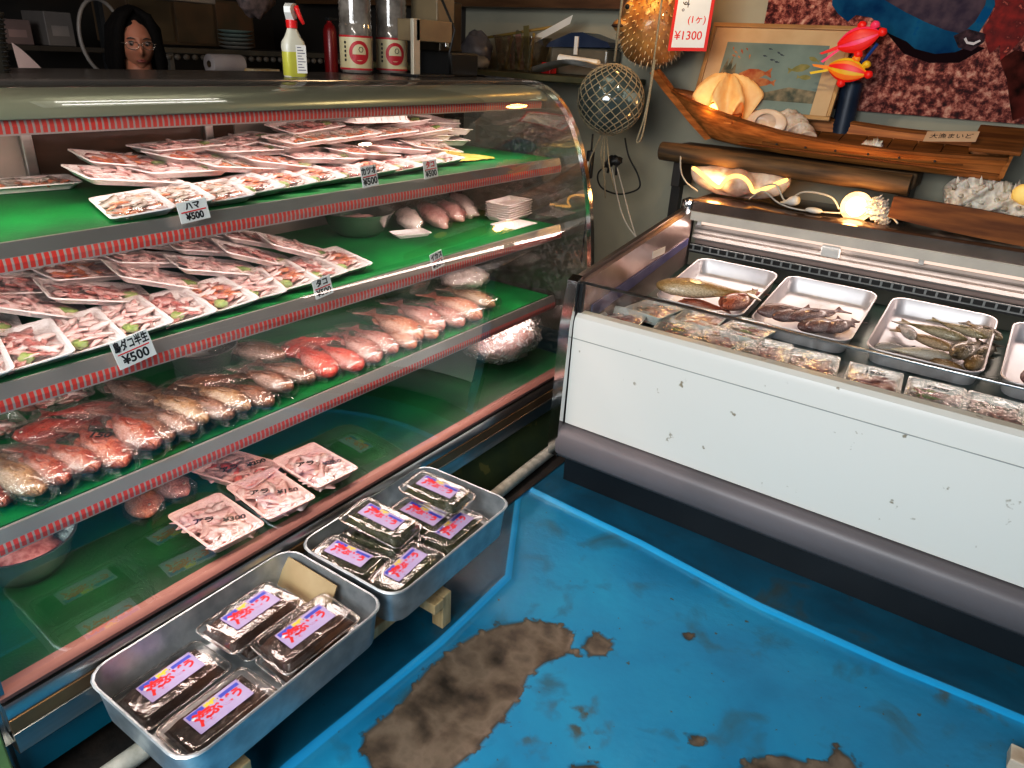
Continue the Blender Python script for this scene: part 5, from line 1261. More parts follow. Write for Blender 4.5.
for pts, r_, m_x, lab in [([(-1.36, 2.95, 2.4), (-1.365, 2.95, 1.55), (-1.375, 2.95, 1.30), (-1.40, 2.95, 1.18), (-1.375, 2.95, 1.22), (-1.36, 2.95, 1.5)], .004, rope, 'doubled pale cord hanging down just right of the glass float'),
        ([(-1.545, 3.02, 1.06), (-1.50, 3.02, .93), (-1.44, 3.0, .83), (-1.37, 3.0, .76), (-1.30, 3.0, .72)], .0035, cable_w, 'white cord falling diagonally below the glass float'),
        ([(-1.52, 3.02, 1.06), (-1.47, 3.02, .95), (-1.42, 3.0, .86), (-1.36, 3.0, .74)], .003, cable_w, 'second thin pale cord falling below the glass float'),
        ([(-1.60, 2.92, 1.19), (-1.60, 2.92, 1.12)], .004, black, 'black cable above the inline switch beside the curved case'),
        ([(-1.60, 2.92, 1.0), (-1.605, 2.94, .82), (-1.62, 2.96, .6)], .004, black, 'black cable hanging below the inline switch beside the curved case'),
        ([(-1.60, 3.2, 1.06), (-1.70, 3.2, .99), (-1.68, 3.2, .92), (-1.58, 3.2, .90), (-1.48, 3.2, .94), (-1.49, 3.2, 1.0), (-1.55, 3.2, 1.08), (-1.58, 3.2, 1.16)], .004, black, 'black cable loop hanging on the plaster wall below the float')]:
    P = [Vector(p) for p in pts]; Q = []
    for a in range(len(P) - 1):
        p0, p1, p2, p3 = P[max(0, a - 1)], P[a], P[a + 1], P[min(len(P) - 1, a + 2)]
        for s in range(6):
            q = s / 6; Q.append(.5 * ((2 * p1) + (p2 - p0) * q + (2 * p0 - 5 * p1 + 4 * p2 - p3) * q * q + (3 * p1 - p0 - 3 * p2 + p3) * q ** 3))
    Q.append(P[-1]); tag(MB().tube(Q, r_, 6).build('cord', m_x, None, True), lab, 'cord')
t = thing('inline_switch', 'black inline switch on the cable beside the curved case end', 'switch', (-1.60, 2.92, 1.0))
MB().box((-1.615, 2.905, 1.0), (-1.585, 2.93, 1.12), ch=.005).build('switch_body', dark, t, 40)
MB().box((-1.606, 2.901, 1.045), (-1.594, 2.906, 1.075), ch=.002).build('rocker', white_pl, t)
t = thing('cord_knot', 'dark knotted plug cluster hanging below the glass float', 'plug', (-1.53, 3.03, 1.06))
m = MB(); m.blob((-1.535, 3.02, 1.075), (.035, .02, .022), 4, .7, 4, 18); m.blob((-1.56, 3.02, 1.06), (.018, .014, .018), 6, .5, 4, 14); m.tube([(-1.55, 3.02, 1.07), (-1.56, 3.02, 1.02)], .006, 6); m.tube([(-1.52, 3.02, 1.07), (-1.515, 3.02, 1.015)], .006, 6)
m.build('knot', dark, t, True)

# ------------------------------------------------------------------ things standing on the curved case
TP = 1.4025
sb = thing('spray_bottle', 'spray bottle of yellow-green liquid with a white and red trigger head', 'spray bottle', (-1.80, 1.47, TP))
M = Matrix.Translation((-1.80, 1.475, TP)) @ Matrix.Scale(.92, 4)
body = [rrect(w, w * .62, .016, z=z) for w, z in ((.066, 0), (.070, .004), (.070, .075), (.072, .085), (.068, .100), (.050, .115), (.036, .130), (.030, .140))]
MB().rings(body, M=M @ Matrix.Rotation(R(78), 4, 'Z')).build('bottle_body', mat('milky_bottle', (.62, .60, .50), (.55, .52, .42), rough=.3), sb, 40)
MB().rings([rrect(w * 1.012, w * .63, .016, z=z) for w, z in ((.066, .001), (.070, .005), (.070, .072))], M=M @ Matrix.Rotation(R(78), 4, 'Z')).build('yellow_liquid', mat('yellow_liquid', (.52, .50, .10), (.44, .42, .07), rough=.25), sb, 40)
lbM = M @ Matrix.Rotation(R(78), 4, 'Z') @ Matrix.Rotation(R(90), 4, 'X')
lb = MB().box((-.004, .012, .0222), (.030, .092, .0228), lbM).build('bottle_label', paper, sb)
lt_ = MB()
for k in range(9): lt_.box((.0, .020 + .008 * k, .0229), (.026 - .006 * (k % 3), .0225 + .008 * k, .0231), lbM)
lt_.build('label_print', mat('grey_ink', (.2, .2, .25)), lb)
redp = mat('red_plastic', (.68, .02, .02), rough=.35)
MB().lathe([(0, .138), (.017, .138), (.018, .160), (0, .160)], 18, M).build('collar', redp, sb, 40)
TM = M @ Matrix.Rotation(R(-60), 4, 'Z')
hd = MB(); hd.rings([[(x, y, z) for x, y, z in r_] for r_ in ([( -.030, -.010, .180), (-.030, .010, .180), (-.030, .010, .196), (-.030, -.010, .196)], [(-.012, -.013, .160), (-.012, .013, .160), (-.008, .013, .206), (-.008, -.013, .206)], [(.014, -.012, .164), (.014, .012, .164), (.016, .012, .206), (.016, -.012, .206)], [(.030, -.008, .188), (.030, .008, .188), (.032, .008, .200), (.032, -.008, .200)])], M=TM @ Matrix.Rotation(R(180), 4, 'Z'))
hd.build('spray_head', white_pl, sb, 40)
MB().tube([(.014, 0, .198), (.020, 0, .186), (.026, 0, .170), (.036, 0, .150)], [.010, .008, .007, .005], 8, TM @ Matrix.Rotation(R(100), 4, 'Z')).build('trigger', redp, sb, True)

def big_bottle(x, y, label, full=True, seed=0):
    t = thing('plastic_bottle', label, 'bottle', (x, y, TP)); M = Matrix.Translation((x, y, TP)); r = .057
    prof = [(0, .0), (r * .9, .002), (r, .012), (r, .155)]
    for k in range(8): prof += [(r * .95, .160 + k * .018), (r, .168 + k * .018)]
    prof += [(r * .96, .31), (r * .5, .36), (.017, .375), (.017, .395), (0, .395)]
    MB().lathe(prof, 4 * 8, M).build('bottle_body', mat('ribbed_plastic%d' % seed, (.10, .085, .07), (.30, .27, .24), rough=.12, scale=16, coat=1.), t, 50)
    MB().lathe([(r * 1.01, .012), (r * 1.012, .014), (r * 1.012, .118), (r * 1.01, .12)], 32, M).build('wrap_label', mat('cream_label%d' % seed, (.62, .55, .36), (.56, .48, .30), rough=.45), t, True)
    m = MB()
    for z in (.012, .116): m.lathe([(r * 1.016, z), (r * 1.018, z + .006)], 32, M)
    def on(a, z): return (x + r * 1.022 * math.cos(a), y + r * 1.022 * math.sin(a), TP + z)
    a0 = R(-45 + 12)
    ring = []
    for k in range(28):
        q = 2 * math.pi * k / 28
        ring.append((on(a0 + .62 * math.cos(q), .068 + .038 * math.sin(q)), on(a0 + .42 * math.cos(q), .068 + .027 * math.sin(q))))
    for k in range(28):
        (p1, p2), (p3, p4) = ring[k], ring[(k + 1) % 28]; m.add([p1, p2, p4, p3], [(0, 1, 2, 3)])
    m.add([on(a0 - .40 + .1 * k, z) for k in range(9) for z in (.044, .062)], [(2 * k, 2 * k + 2, 2 * k + 3, 2 * k + 1) for k in range(8)])
    m.build('red_emblem', mat('label_red%d' % seed, (.50, .02, .03), rough=.45), t)
    g = MB()
    for k in range(5): g.add([on(a0 - .95 + dx, .095 - .014 * k + dz) for dx, dz in ((0, 0), (.13, 0), (.13, .008), (0, .008))], [(0, 1, 2, 3)])
    hx = [on(a0 + .10 + .13 * math.cos(R(60 * q)), .078 + .009 * math.sin(R(60 * q))) for q in range(7)]
    g.tube(hx, .0010, 4); g.build('label_print', inkb, t)
big_bottle(-2.06, 1.965, 'large clear ribbed bottle with a cream and red ring label on the curved case', seed=1)
big_bottle(-2.06, 2.145, 'dusty second bottle with the same red ring label, behind the metal bracket', seed=2)
tq = thing('tape_dispenser', 'beige metal bag sealer frame with a white upright leg on the curved case', 'bag sealer', (-1.93, 2.2, TP))
MB().box((-1.95, 2.06, TP + .115), (-1.86, 2.255, TP + .185), ch=.003).build('cross_plate', mat('beige_metal', (.34, .27, .16), (.26, .2, .12), rough=.35, metal=.4), tq)
MB().box((-1.875, 2.045, TP), (-1.86, 2.080, TP + .185), ch=.002).build('upright', mat('pale_metal', (.62, .57, .47), rough=.35, metal=.3), tq)
MB().box((-1.97, 2.04, TP), (-1.84, 2.25, TP + .008), ch=.002).build('base_plate', dark, tq)
tq = thing('kitchen_machine', 'dark kitchen machine with metal edges behind the bag sealer', 'machine', (-2.02, 2.38, TP))
MB().box((-2.10, 2.30, TP), (-1.90, 2.47, TP + .085), ch=.008).build('machine_base', black, tq)
MB().box((-2.10, 2.33, TP + .085), (-1.98, 2.46, TP + .26), ch=.005).build('machine_column', mat('dark_metal', (.05, .04, .03), (.10, .08, .05), rough=.3, metal=.7), tq)
MB().box((-2.05, 2.24, TP + .185), (-1.92, 2.34, TP + .30), ch=.003).build('upper_box', mat('beige_box', (.22, .17, .10), rough=.4), tq)
MB().box((-1.98, 2.345, TP + .10), (-1.965, 2.365, TP + .26), ch=.002).build('bright_edge', chrome, tq)
MB().tube([(-1.90, 2.24, TP + .26), (-1.86, 2.27, TP + .16), (-1.86, 2.24, TP + .08), (-1.88, 2.27, TP + .01)], .005, 6).build('power_cord', black, tq, True)
bk = thing('black_basket', 'black ribbed basket at the far left on top of the curved case', 'basket', (-1.98, .78, TP))
MB().rings([rrect(.22 * s, .16 * s, .02, z=TP + z, cx=-1.98, cy=.695) for s, z in ((.9, 0), (1, .11), (1.03, .115), (1.03, .12), (.97, .12), (.88, .01))]).build('basket_body', mat('black_basket', (.018, .016, .012), (.03, .027, .02), rough=.5), bk, 40)
m = MB()
for k in range(12): m.tube([Vector(p) for p in rrect(.22 * (.91 + .0078 * k) + .003, .16 * (.91 + .0078 * k) + .003, .02, z=TP + .006 + .009 * k, cx=-1.98, cy=.695)] , .0016, 4)
m.build('basket_ribs', dark, bk)

# ------------------------------------------------------------------ ledge behind the curved case with baskets and papers
tag(MB().box((-3.3, 3.02, 1.385), (-1.62, 3.44, 1.412), ch=.004).build('wall_ledge', mat('mossy_ledge', (.06, .055, .02), (.12, .10, .04), rough=.6)), 'mossy dark wooden ledge along the wall carrying baskets and papers', 'ledge')
LZ = 1.413
bs = thing('clear_basket', 'clear plastic basket crammed with utensils and packets on the wall ledge', 'basket', (-2.22, 3.24, LZ))
M = Matrix.Translation((-2.22, 3.24, LZ))
MB().rings([rrect(.24 * s, .18 * s, .02, z=z) for s, z in ((.82, .002), (1, .15), (1.04, .152), (1.04, .158))], cap=False, M=M).build('basket_body', clear('basket_plastic', (.62, .55, .42), refl=.15, rough=.15, white=.35, wcol=(.4, .33, .2)), bs, 40)
rg = random.Random(8)
cs = [mat('mustard_plastic', (.35, .24, .05)), mat('pinkish_pack', (.40, .20, .17)), mat('grey_pack', (.22, .20, .19)), mat('olive_tool', (.18, .15, .05))]
for k in range(9):
    x, y = -.08 + .02 * k, rg.uniform(-.04, .04); a = rg.uniform(-.22, .22)
    nm = ('utensil', 'packet')[k % 2]
    o = MB().box((-.006 if nm == 'utensil' else -.016, -.003, 0), (.006 if nm == 'utensil' else .016, .003, rg.uniform(.15, .20)), M @ Matrix.Translation((x, y, .008)) @ Matrix.Rotation(a, 4, 'Y'), ch=.001).build(nm, cs[k % 4])
    tag(o, f'{("mustard", "pinkish", "grey", "olive")[k % 4]} {nm} upright in the clear ledge basket, {ORD[k]} from the left', nm, 'utensils and packets in the clear ledge basket')
sk = MB().blob((-2.46, 3.18, LZ + .085), (.085, .06, .082), 12, .35, 3, 24); tag(sk.build('bundled_bag', mat('grey_bag', (.20, .18, .19), (.10, .09, .10), rough=.4, coat=.3, scale=8, bump=.6), None, True), 'grey bundled plastic bag left of the clear ledge basket', 'bag')
tag(MB().blob((-2.38, 3.10, LZ + .030), (.055, .04, .030), 15, .4, 3, 20).build('crumpled_tissue', mat('tissue', (.38, .34, .28), (.28, .24, .2)), None, True), 'crumpled pale tissue at the front of the wall ledge', 'tissue')
tag(MB().tube([(-2.52, 3.2, LZ + .13), (-2.05, 3.28, LZ + .21)], .007, 6).build('yellow_stick', cs[0], None, True), 'long yellowish stick lying across the top of the clear ledge basket', 'stick')
bx = thing('blue_lidded_box', 'clear box with a dark blue lid on the wall ledge behind the net float', 'container', (-1.92, 3.34, LZ))
MB().box((-2.08, 3.28, LZ), (-1.76, 3.42, LZ + .12), ch=.01).build('box_body', mat('frosted_box', (.16, .14, .10), (.22, .19, .14), rough=.25), bx)
MB().prism([(-2.10, .118), (-2.08, .14), (-1.96, .185), (-1.90, .188), (-1.76, .150), (-1.74, .128)], 'y', 3.27, 3.43, Matrix.Translation((0, 0, LZ))).build('blue_lid', mat('navy_lid', (.02, .035, .08), (.04, .06, .12), rough=.3), bx)
MB().box((-1.935, 3.262, LZ + .09), (-1.915, 3.27, LZ + .17)).build('lid_clip', white_pl, bx)
pp = thing('rolled_papers', 'cream rolled papers and folded sheets on the wall ledge by the net float', 'papers', (-1.88, 3.12, LZ))
MB().tube([(-1.93, 3.13, LZ + .07), (-1.72, 3.13, LZ + .055)], .020, 14).build('paper_roll', paper, pp, 50)
m = MB()
for k in range(4): m.grid(lambda u, v, k=k: (-2.04 + .34 * u, 3.05 + .12 * v, LZ + .006 + .006 * k + .045 * math.sin(u * 2.4)), 14, 2)
m.build('folded_sheets', paper, pp, True)
tag(MB().box((-2.06, 3.18, LZ), (-2.01, 3.24, LZ + .05), ch=.002).build('red_packet', redp), 'tiny red packet on the ledge under the blue lidded box', 'packet')
pe = MB().grid(lambda u, v: (-2.16 + .22 * u, 3.22 + .02 * v, LZ + .12 + .10 * u + .04 * v), 8, 6); tag(pe.build('white_envelope', paper, None, True), 'white envelope poking up out of the clear ledge basket', 'envelope')

# ------------------------------------------------------------------ store room behind
cabm = mat('brown_cabinet', (.060, .035, .018), (.10, .06, .03), rough=.5, scale=4)
cab = thing('wall_cabinet', 'long brown wall cabinet with sliding doors in the dark room behind the case', 'cabinet', (-3.5, 2.3, 1.45))
MB().box((-3.80, 1.95, 1.45), (-3.50, 2.62, 1.66), ch=.003).build('cabinet_body', cabm, cab)
for i in range(3): MB().box((-3.50, 1.96 + .22 * i, 1.46), (-3.492, 2.165 + .22 * i, 1.65), ch=.002).build('sliding_door', mat('cabinet_door%d' % i, (.085 + .02 * i, .055, .025), (.06, .04, .02), rough=.4), cab)
sh = thing('steel_shelf', 'dim steel shelf with a beaded edge running behind the spray bottle', 'shelf', (-3.4, 2.5, 1.40))
MB().box((-3.69, 2.0, 1.415), (-3.38, 3.3, 1.44), ch=.003).build('shelf_board', mat('dim_steel', (.16, .14, .11), (.10, .09, .07), rough=.4, metal=.5), sh)
m = MB()
for k in range(26): m.blob((-3.375, 2.0 + .045 * k, 1.40), (.012, .018, .014), 0, 0, 1, 8)
m.build('shelf_edge_beads', mat('bead_grey', (.15, .125, .10)), sh, True)
for y in (2.05, 2.30, 2.75): MB().box((-3.40, y, .0), (-3.375, y + .02, 1.415)).build('shelf_post', mat('post%d' % int(y * 100), (.14, .12, .10)), sh)
for k in range(5):
    t = tag(MB().lathe([(0, 0), (.05, 0), (.085, .014), (.083, .016), (.05, .004), (0, .004)], 24, Matrix.Translation((-3.45, 2.47, 1.441 + .018 * k))).build('plate', mat('plate_grey%d' % k, (.22 - .02 * k, .20, .18), rough=.3), None, True),
        f'grey plate, {ORD[k]} from the bottom of the stack on the dim back shelf', 'plate', 'plates stacked on the dim back shelf')
ct = thing('work_table', 'dark work table behind the curved case with a paper roll on it', 'table', (-3.0, 2.2, 0))
MB().box((-3.25, 1.90, 1.315), (-2.75, 2.75, 1.345), ch=.003).build('table_top', mat('table_dark', (.05, .035, .03), (.03, .02, .015), rough=.3), ct)
for x in (-3.2, -2.8):
    for y in (1.95, 2.7): MB().box((x - .02, y - .02, 0), (x + .02, y + .02, 1.315)).build('leg', dark, ct)
rl = thing('paper_roll', 'white paper towel roll lying on the dark work table', 'paper roll', (-3.0, 2.07, 1.345))
RM = Matrix.Translation((-3.0, 2.0, 1.387)) @ Matrix.Rotation(R(-90), 4, 'X')
MB().lathe([(.014, 0), (.040, 0), (.041, .004), (.041, .156), (.040, .16), (.014, .16)], 28, RM).build('towel', mat('towel_paper', (.30, .26, .26), (.36, .32, .31), rough=.9), rl, 50)
MB().lathe([(.0141, -.001), (.0141, .161), (.011, .161), (.011, -.001)], 20, RM).build('core', mat('roll_core', (.10, .06, .03)), rl, True)
bx = thing('small_box', 'small yellow and white box beside the paper towel roll', 'box', (-2.95, 2.2, 1.345))
MB().box((-2.98, 2.15, 1.3455), (-2.90, 2.29, 1.375), ch=.002).build('box_shell', mat('yellow_carton', (.42, .24, .06), (.50, .42, .28), scale=22), bx)
ex = thing('fire_extinguisher', 'dark red fire extinguisher standing on a pedestal behind the spray bottle', 'fire extinguisher', (-2.9, 2.52, 1.345))
MB().lathe([(0, 0), (.030, .002), (.032, .01), (.032, .20), (.024, .225), (.012, .235), (.012, .25), (0, .25)], 22, Matrix.Translation((-2.90, 2.60, 1.3455))).build('cylinder', mat('extinguisher_red', (.22, .006, .008), rough=.3), ex, 50)
MB().box((-2.915, 2.585, 1.59), (-2.885, 2.64, 1.605), ch=.003).build('handle', dark, ex)
cn = MB(); cn.grid(lambda u, v: (-2.64 - .02 * v, 1.10 + (.12) * u * (1 - v) ** .8, 1.30 + .15 * v), 8, 8); tag(cn.build('white_cloth', mat('dim_cloth', (.42, .32, .30), (.36, .27, .25), rough=.8), None, True), 'pale draped cloth seen as a curved triangle right of the black basket', 'cloth')
MB()
ch_ = thing('side_stand', 'dark stand carrying the pale draped cloth behind the curved case', 'stand', (-2.68, 1.2, 0))
MB().box((-2.72, 1.05, 0), (-2.64, 1.35, 1.299), ch=.004).build('stand_body', black, ch_)
sh2 = thing('storage_shelf', 'dark storage shelf full of pale cartons left of the woman', 'shelf', (-3.9, 1.4, 0))
for z in (1.22, 1.40, 1.66): MB().box((-4.05, .85, z), (-3.70, 1.95, z + .02)).build('shelf_board', mat('shelf_dark%d' % int(z * 100), (.03, .022, .016)), sh2)
for y in (.86, 1.93): MB().box((-3.74, y, 0), (-3.70, y + .02, 1.9)).build('shelf_post', dark, sh2)
rg = random.Random(4)
for k, (y, z, w, h) in enumerate([(.95, 1.42, .10, .12), (1.10, 1.42, .13, .09), (1.52, 1.42, .12, .10), (1.70, 1.42, .12, .14), (1.25, 1.42, .12, .06), (1.0, 1.68, .16, .1), (1.5, 1.68, .2, .07)]):
    t = thing('carton', f'dim {("grey", "brown", "pale pink")[k % 3]} carton, {ORD[k]} on the dark storage shelf counted from the lower left', 'carton', (-3.8, y, z), 'cartons on the dark storage shelf')
    c = (.10, .075, .06) if k % 3 == 1 else ((.14, .12, .11) if k % 3 == 0 else (.17, .11, .10))
    MB().box((-3.95, y, z + .001), (-3.74, y + w, z + h), ch=.004).build('carton_body', mat('carton%d' % k, c), t)
    MB().box((-3.7395, y + w * .2, z + h * .3), (-3.738, y + w * .8, z + h * .6)).build('carton_label', mat('carton_label%d' % k, tuple(q * 1.7 for q in c)), t)
hb = MB().blob((-3.0, 2.26, 1.70), (.05, .10, .12), 7, .3, 2.5, 22); tag(hb.build('hanging_bag', mat('speckled_bag', (.20, .14, .13), (.08, .06, .06), scale=40, rough=.5), None, True), 'speckled plastic bag hanging above the plates in the dark room', 'bag')
MB().tube([(-3.0, 2.26, 1.80), (-3.0, 2.26, 2.4)], .004, 5).build('bag_string', rope, bpy.data.objects['hanging_bag'])
lf = thing('ceiling_fixture', 'long dim unlit strip light above the woman in the dark room', 'light fixture', (-3.2, 1.9, 1.62))
MB().box((-3.25, 1.55, 1.625), (-3.15, 2.17, 1.66), ch=.005).build('fixture_body', mat('fixture_body', (.26, .20, .15), (.2, .16, .12)), lf)
for y in (1.7, 2.05): MB().tube([(-3.2, y, 1.66), (-3.2, y, 2.4)], .003, 5).build('suspension_wire', black, lf)
fn = MB().tube([(-3.25, 1.69 + .09 * math.cos(a), 1.47 + .14 * math.sin(a)) for a in [2 * math.pi * i / 40 for i in range(41)]], .008, 8); tag(fn.build('fan_guard_ring', mat('dim_white', (.22, .19, .17)), None, True), 'pale round fan guard ring curving behind the left of the woman', 'fan ring')

# ------------------------------------------------------------------ the shopkeeper
HX, HY, HZ = -2.93, 1.650, 1.462          # centre of the head at eye level
wm = thing('person', 'woman with dark shoulder-length hair and thin glasses standing behind the curved case', 'person', (HX, HY, 0))
fdir = Vector((.93, -.36, -.10)).normalized()
HM = frame((HX, HY, HZ), Vector((0, 0, 1)).cross(fdir) * 1, (0, 0, 1))   # local x = her left, y up, z = forward
zf = fdir; xf = Vector((0, 0, 1)).cross(zf).normalized(); yf = zf.cross(xf)
HM = Matrix((xf, yf, zf)).transposed().to_4x4(); HM.translation = Vector((HX, HY, HZ)); HM = HM @ Matrix.Scale(.90, 4)
skinm = mat('face_skin', (.38, .16, .09), (.32, .12, .065), rough=.5, scale=8, sss=.1)
def head(u, v):
    ph = 2 * math.pi * u; th = math.pi * v
    d = Vector((math.sin(th) * math.sin(ph), math.cos(th), math.sin(th) * math.cos(ph)))
    w = .074 if d.y > 0 else .074 - .026 * (-d.y) ** 1.6
    x, y, z = d.x * w, d.y * (.112 if d.y > 0 else .112), d.z * (.096 if d.z < 0 else .088)
    if d.z > 0:
        x0, y0 = x, y
        g = lambda cx, cy, sx, sy: math.exp(-((x0 - cx) / sx) ** 2 - ((y0 - cy) / sy) ** 2)
        z += .024 * g(0, -.030, .011, .017) + .008 * g(0, -.004, .008, .025) - .010 * (g(.030, .002, .017, .012) + g(-.030, .002, .017, .012))
        z += .005 * (g(.030, .026, .022, .008) + g(-.030, .026, .022, .008)) + .009 * g(0, -.062, .021, .008) - .007 * g(0, -.0625, .022, .0022) - .004 * g(0, -.080, .02, .007)
        z += .008 * g(0, -.100, .022, .014) + .007 * (g(.042, -.030, .018, .02) + g(-.042, -.030, .018, .02))
    return HM @ Vector((x, y, z))
m = MB().grid(head, 72, 60)
def ring_w(c, rx, ry, n=20, yaw=0.): return [(c[0] + rx * math.cos(a) * math.cos(yaw) - ry * math.sin(a) * math.sin(yaw), c[1] + rx * math.cos(a) * math.sin(yaw) + ry * math.sin(a) * math.cos(yaw), c[2]) for a in [2 * math.pi * j / n for j in range(n)]]
m.rings([ring_w((HX - .01, HY, z), r1, r1, 20) for z, r1 in ((1.40, .048), (1.355, .047), (1.315, .050), (1.285, .07))])
for s in (-1, 1): m.blob((HM @ Vector((s * .076, -.008, -.008))), (.012, .012, .028), 0, .1, 1, 12)
m.rings([ring_w((HX, HY, z), rx, ry, 20, R(70)) for z, rx, ry in ((1.29, .10, .06), (1.25, .185, .085), (1.15, .19, .10), (.95, .155, .095), (.80, .17, .11), (.72, .17, .11))])
for s in (-1, 1):
    q = Vector((math.cos(R(70)), math.sin(R(70)), 0)) * s * .19 + Vector((HX, HY, 0))
    m.tube([(q.x, q.y, 1.235), (q.x + .01, q.y, 1.10), (q.x + .05, q.y - .01, .96), (q.x + .17, q.y - .05 * s, .93), (q.x + .24, q.y - .07 * s, .92)], [.05, .046, .040, .030, .026], 12)
    p0 = Vector((q.x + .24, q.y - .07 * s, .92))
    m.rings([[(p0.x + dx, p0.y + w_ * math.cos(a), p0.z + .014 * math.sin(a)) for a in [2 * math.pi * j / 10 for j in range(10)]] for dx, w_ in ((0, .024), (.04, .036), (.08, .038), (.09, .03))])
    for f_ in range(4): m.tube([(p0.x + .08, p0.y - .027 + .018 * f_, p0.z), (p0.x + .115, p0.y - .029 + .019 * f_, p0.z + .004), (p0.x + .14 + .008 * (f_ in (1, 2)), p0.y - .03 + .02 * f_, p0.z - .010)], [.009, .008, .007], 7)
    m.tube([(p0.x + .02, p0.y - .03 * s, p0.z), (p0.x + .06, p0.y - .055 * s, p0.z - .002), (p0.x + .085, p0.y - .06 * s, p0.z - .006)], [.011, .010, .008], 7)
    lg = Vector((math.cos(R(70)), math.sin(R(70)), 0)) * s * .09 + Vector((HX, HY, 0))
    m.tube([(lg.x, lg.y, .78), (lg.x + .01, lg.y, .42), (lg.x, lg.y, .06)], [.085, .058, .045], 12)
    m.rings([[(lg.x + dx, lg.y + w_ * math.cos(a), .045 + h_ * math.sin(a)) for a in [2 * math.pi * j / 10 for j in range(10)]] for dx, w_, h_ in ((-.06, .03, .03), (0, .042, .033), (.10, .045, .025), (.17, .03, .018))])
m.build('body', skinm, wm, True)
# eyes, brows, lips
e = MB()
for s in (-1, 1):
    e.k = 0; e.blob(HM @ Vector((s * .030, .001, .0705)), (.0115, .0075, .0062), 0, 0, 1, 14)
    e.k = 1; e.blob(HM @ Vector((s * .030 - .001, -.001, .0775)), (.0052, .0055, .0050), 0, 0, 1, 10)
e.build('eyes', [mat('eye_white', (.30, .22, .19)), black], wm, True)
e = MB()
for s in (-1, 1):
    e.tube([HM @ Vector((s * (.014 + .008 * k), .020 + .004 * math.sin(k * .8), .086 - .002 * k)) for k in range(5)], [.0012, .0024, .0026, .002, .0008], 6)
    e.tube([HM @ Vector((s * (.016 + .007 * k), .0065 + .0035 * math.sin(k * .8), .078 - .0008 * k)) for k in range(5)], .0016, 5)
e.build('eyebrows', black, wm, True)
e = MB(); e.tube([HM @ Vector((x, -.0595 - .0015 * abs(x) * 60 + .002 * math.cos(x * 160), .092 - abs(x) * .35)) for x in (-.022, -.014, -.007, 0, .007, .014, .022)], [.0008, .002, .0026, .0022, .0026, .002, .0008], 8)
e.tube([HM @ Vector((x, -.065, .0915 - abs(x) * .35)) for x in (-.019, -.010, 0, .010, .019)], [.0008, .0025, .003, .0025, .0008], 8); e.build('lips', mat('lips', (.26, .06, .045), rough=.4), wm, True)
gs = MB()
for s in (-1, 1):
    gs.tube([HM @ Vector((s * .031 + .024 * math.cos(a), -.002 + .016 * math.sin(a), .101)) for a in [2 * math.pi * j / 24 for j in range(25)]], .0011, 5)
    gs.tube([HM @ Vector((s * .055, .004, .100)), HM @ Vector((s * .078, .004, .05)), HM @ Vector((s * .080, -.002, -.01))], .0012, 5)
gs.tube([HM @ Vector((-.007, .0, .101)), HM @ Vector((0, .003, .103)), HM @ Vector((.007, .0, .101))], .0012, 5); gs.build('glasses', mat('glasses_wire', (.55, .45, .38), rough=.2, metal=.9), wm, True)
hm = mat('dark_hair', (.0025, .002, .002), (.006, .004, .003), rough=.85, spec=.12, scale=30, stretch=(6, 6, 1))
hh = MB(); rr_ = random.Random(12)
hh.blob((0, .026, -.030), (.096, .112, .104), 3, .05, 4, 36, HM)
hh.blob((0, -.055, -.060), (.104, .130, .060), 5, .10, 4, 30, HM)
for s in (-1, 1):
    for k in range(8):
        q = k / 7; w1 = rr_.uniform(-.006, .006)
        hh.tube([HM @ Vector(p) for p in [(s * (.004 + .010 * q), .128 - .02 * q, .050 - .10 * q), (s * (.046 + .012 * q), .104 - .012 * q, .066 - .10 * q), (s * (.070 + .012 * q) + w1, .050, .062 - .105 * q), (s * (.077 + .016 * q), -.02, .048 - .10 * q),
                 (s * (.086 + .014 * q) + w1, -.085, .036 - .095 * q), (s * (.080 + .016 * q), -.14 - .02 * rr_.random(), .036 - .09 * q)]], [.006, .017, .020, .021, .019, .006], 8)
ho = hh.build('hair', hm, wm, True)
cl_ = MB(); cl_.rings([ring_w((HX, HY, z), rx, ry, 24, R(70)) for z, rx, ry in ((1.315, .066, .064), (1.295, .11, .075), (1.262, .19, .098), (1.20, .205, .112), (1.10, .200, .115), (.95, .178, .112), (.70, .20, .13), (.30, .21, .14))], cap=False)
for s in (-1, 1):
    q = Vector((math.cos(R(70)), math.sin(R(70)), 0)) * s * .19 + Vector((HX, HY, 0)); cl_.tube([(q.x - .0, q.y - s * .02, 1.235), (q.x + .01, q.y, 1.10), (q.x + .045, q.y - .008, .975)], [.060, .058, .052], 14, cap=False)
cl_.build('clothing', mat('dark_clothing', (.012, .016, .030), (.02, .028, .045), rough=.8), wm, True)
MB().tube([(HX + .062 * math.cos(a), HY + .062 * math.sin(a), 1.318) for a in [2 * math.pi * j / 24 for j in range(25)]], .009, 8).build('collar', mat('blue_collar', (.05, .09, .16), (.12, .16, .22), scale=40), wm, True)

# white upright board edge at the lower right corner
tag(MB().box((.366, 1.675, .001), (.44, 1.73, .035), ch=.003).build('white_block', mat('chipped_white', (.70, .62, .52), (.45, .34, .24), scale=12)), 'chipped white block standing on the blue floor inside the curb', 'block')

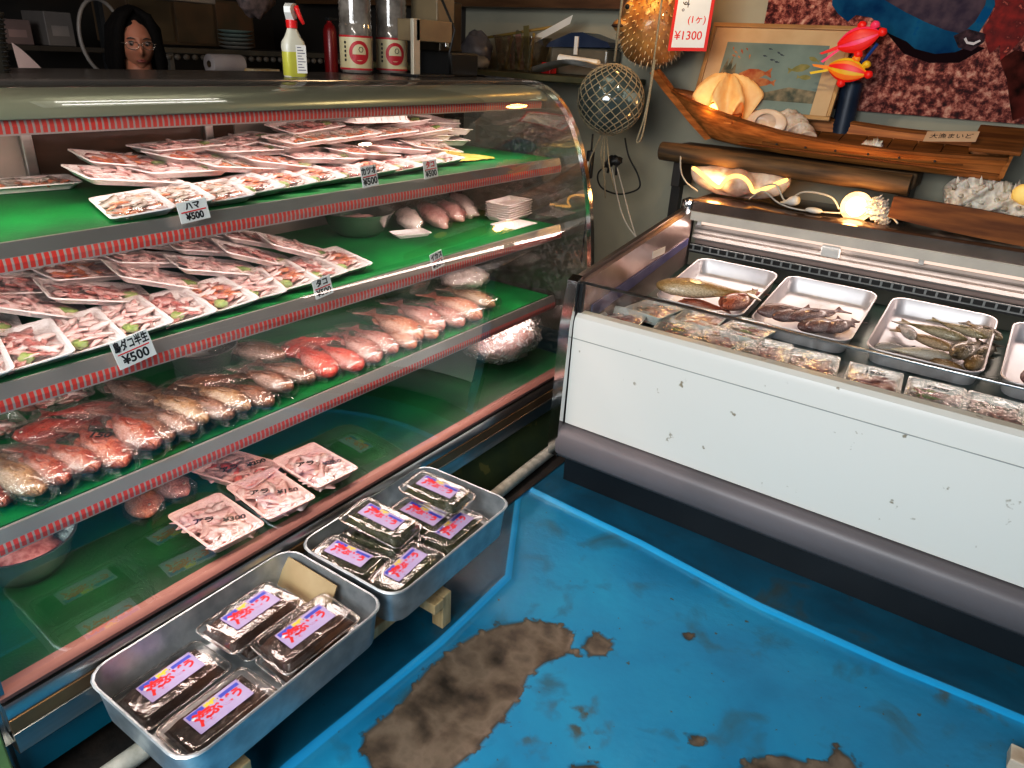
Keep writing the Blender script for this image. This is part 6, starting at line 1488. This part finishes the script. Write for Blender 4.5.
fx = thing('ceiling_lamp', 'ceiling strip lamp over the dark room reflected as white streaks in the curved glass', 'ceiling lamp', (-2.05, 1.5, 2.4))
MB().box((-2.16, 1.15, 2.36), (-1.94, 1.85, 2.40), ch=.006).build('lamp_housing', white_pl, fx)
for x in (-2.10, -2.0): MB().tube([(x, 1.2, 2.335), (x, 1.8, 2.335)], .013, 10).build('tube', emis('ceiling_tube_%d' % int(-x * 100), (1., .95, .88), 7.), fx, True)
# ------------------------------------------------------------------ light
W = bpy.data.worlds.new('world'); SC.world = W; W.use_nodes = True
bg = W.node_tree.nodes['Background']; bg.inputs[0].default_value = (.62, .78, 1., 1); bg.inputs[1].default_value = .13
area('daylight_door', (-.55, -1.45, 2.1), 2.0, 1.6, 160, (.95, .98, 1.), (.03, .92, -.52))
area('daylight_window', (1.7, -.9, 2.2), 1.0, 1.0, 10, (.95, .98, 1.), (-.8, .35, -.65))
area('ceiling_tube', (-.9, .3, 2.33), 1.2, .12, 10, (1., .93, .84), (0, .2, -1))
def strip_x(name, loc, length, power, col, d):
    l = bpy.data.lights.new(name, 'AREA'); l.shape = 'RECTANGLE'; l.size = length; l.size_y = .04; l.energy = power; l.color = col
    o = bpy.data.objects.new(name, l); COL.objects.link(o); o.location = loc
    o.rotation_euler = Vector(d).to_track_quat('-Z', 'Y').to_euler()
strip_x('canopy_light', (.1, 3.035, .850), 2.4, 4., (1., .78, .70), (0, -.75, -1))
for n_, loc, e_, c_ in (('store_light', (-2.5, .9, 2.1), 1.6, (1., .55, .35)), ('wall_light', (-.85, 2.45, 2.15), 11, (1., .74, .45))):
    l = bpy.data.lights.new(n_, 'POINT'); l.energy = e_; l.color = c_; l.shadow_soft_size = .03
    o = bpy.data.objects.new(n_, l); COL.objects.link(o); o.location = loc

SC.view_settings.view_transform = 'Standard'
SC.view_settings.look = 'None'
SC.view_settings.exposure = 0.
SC.view_settings.use_curve_mapping = True
cm = SC.view_settings.curve_mapping; cc = cm.curves[3]
for px_, py_ in ((.12, .085), (.38, .37), (.72, .765)): cc.points.new(px_, py_)
cm.update()
SC.cycles.max_bounces = 7; SC.cycles.diffuse_bounces = 3; SC.cycles.glossy_bounces = 4; SC.cycles.transparent_max_bounces = 24
SC.cycles.caustics_reflective = False; SC.cycles.caustics_refractive = False
SC.cycles.sample_clamp_indirect = 4.
SC.cycles.use_denoising = True
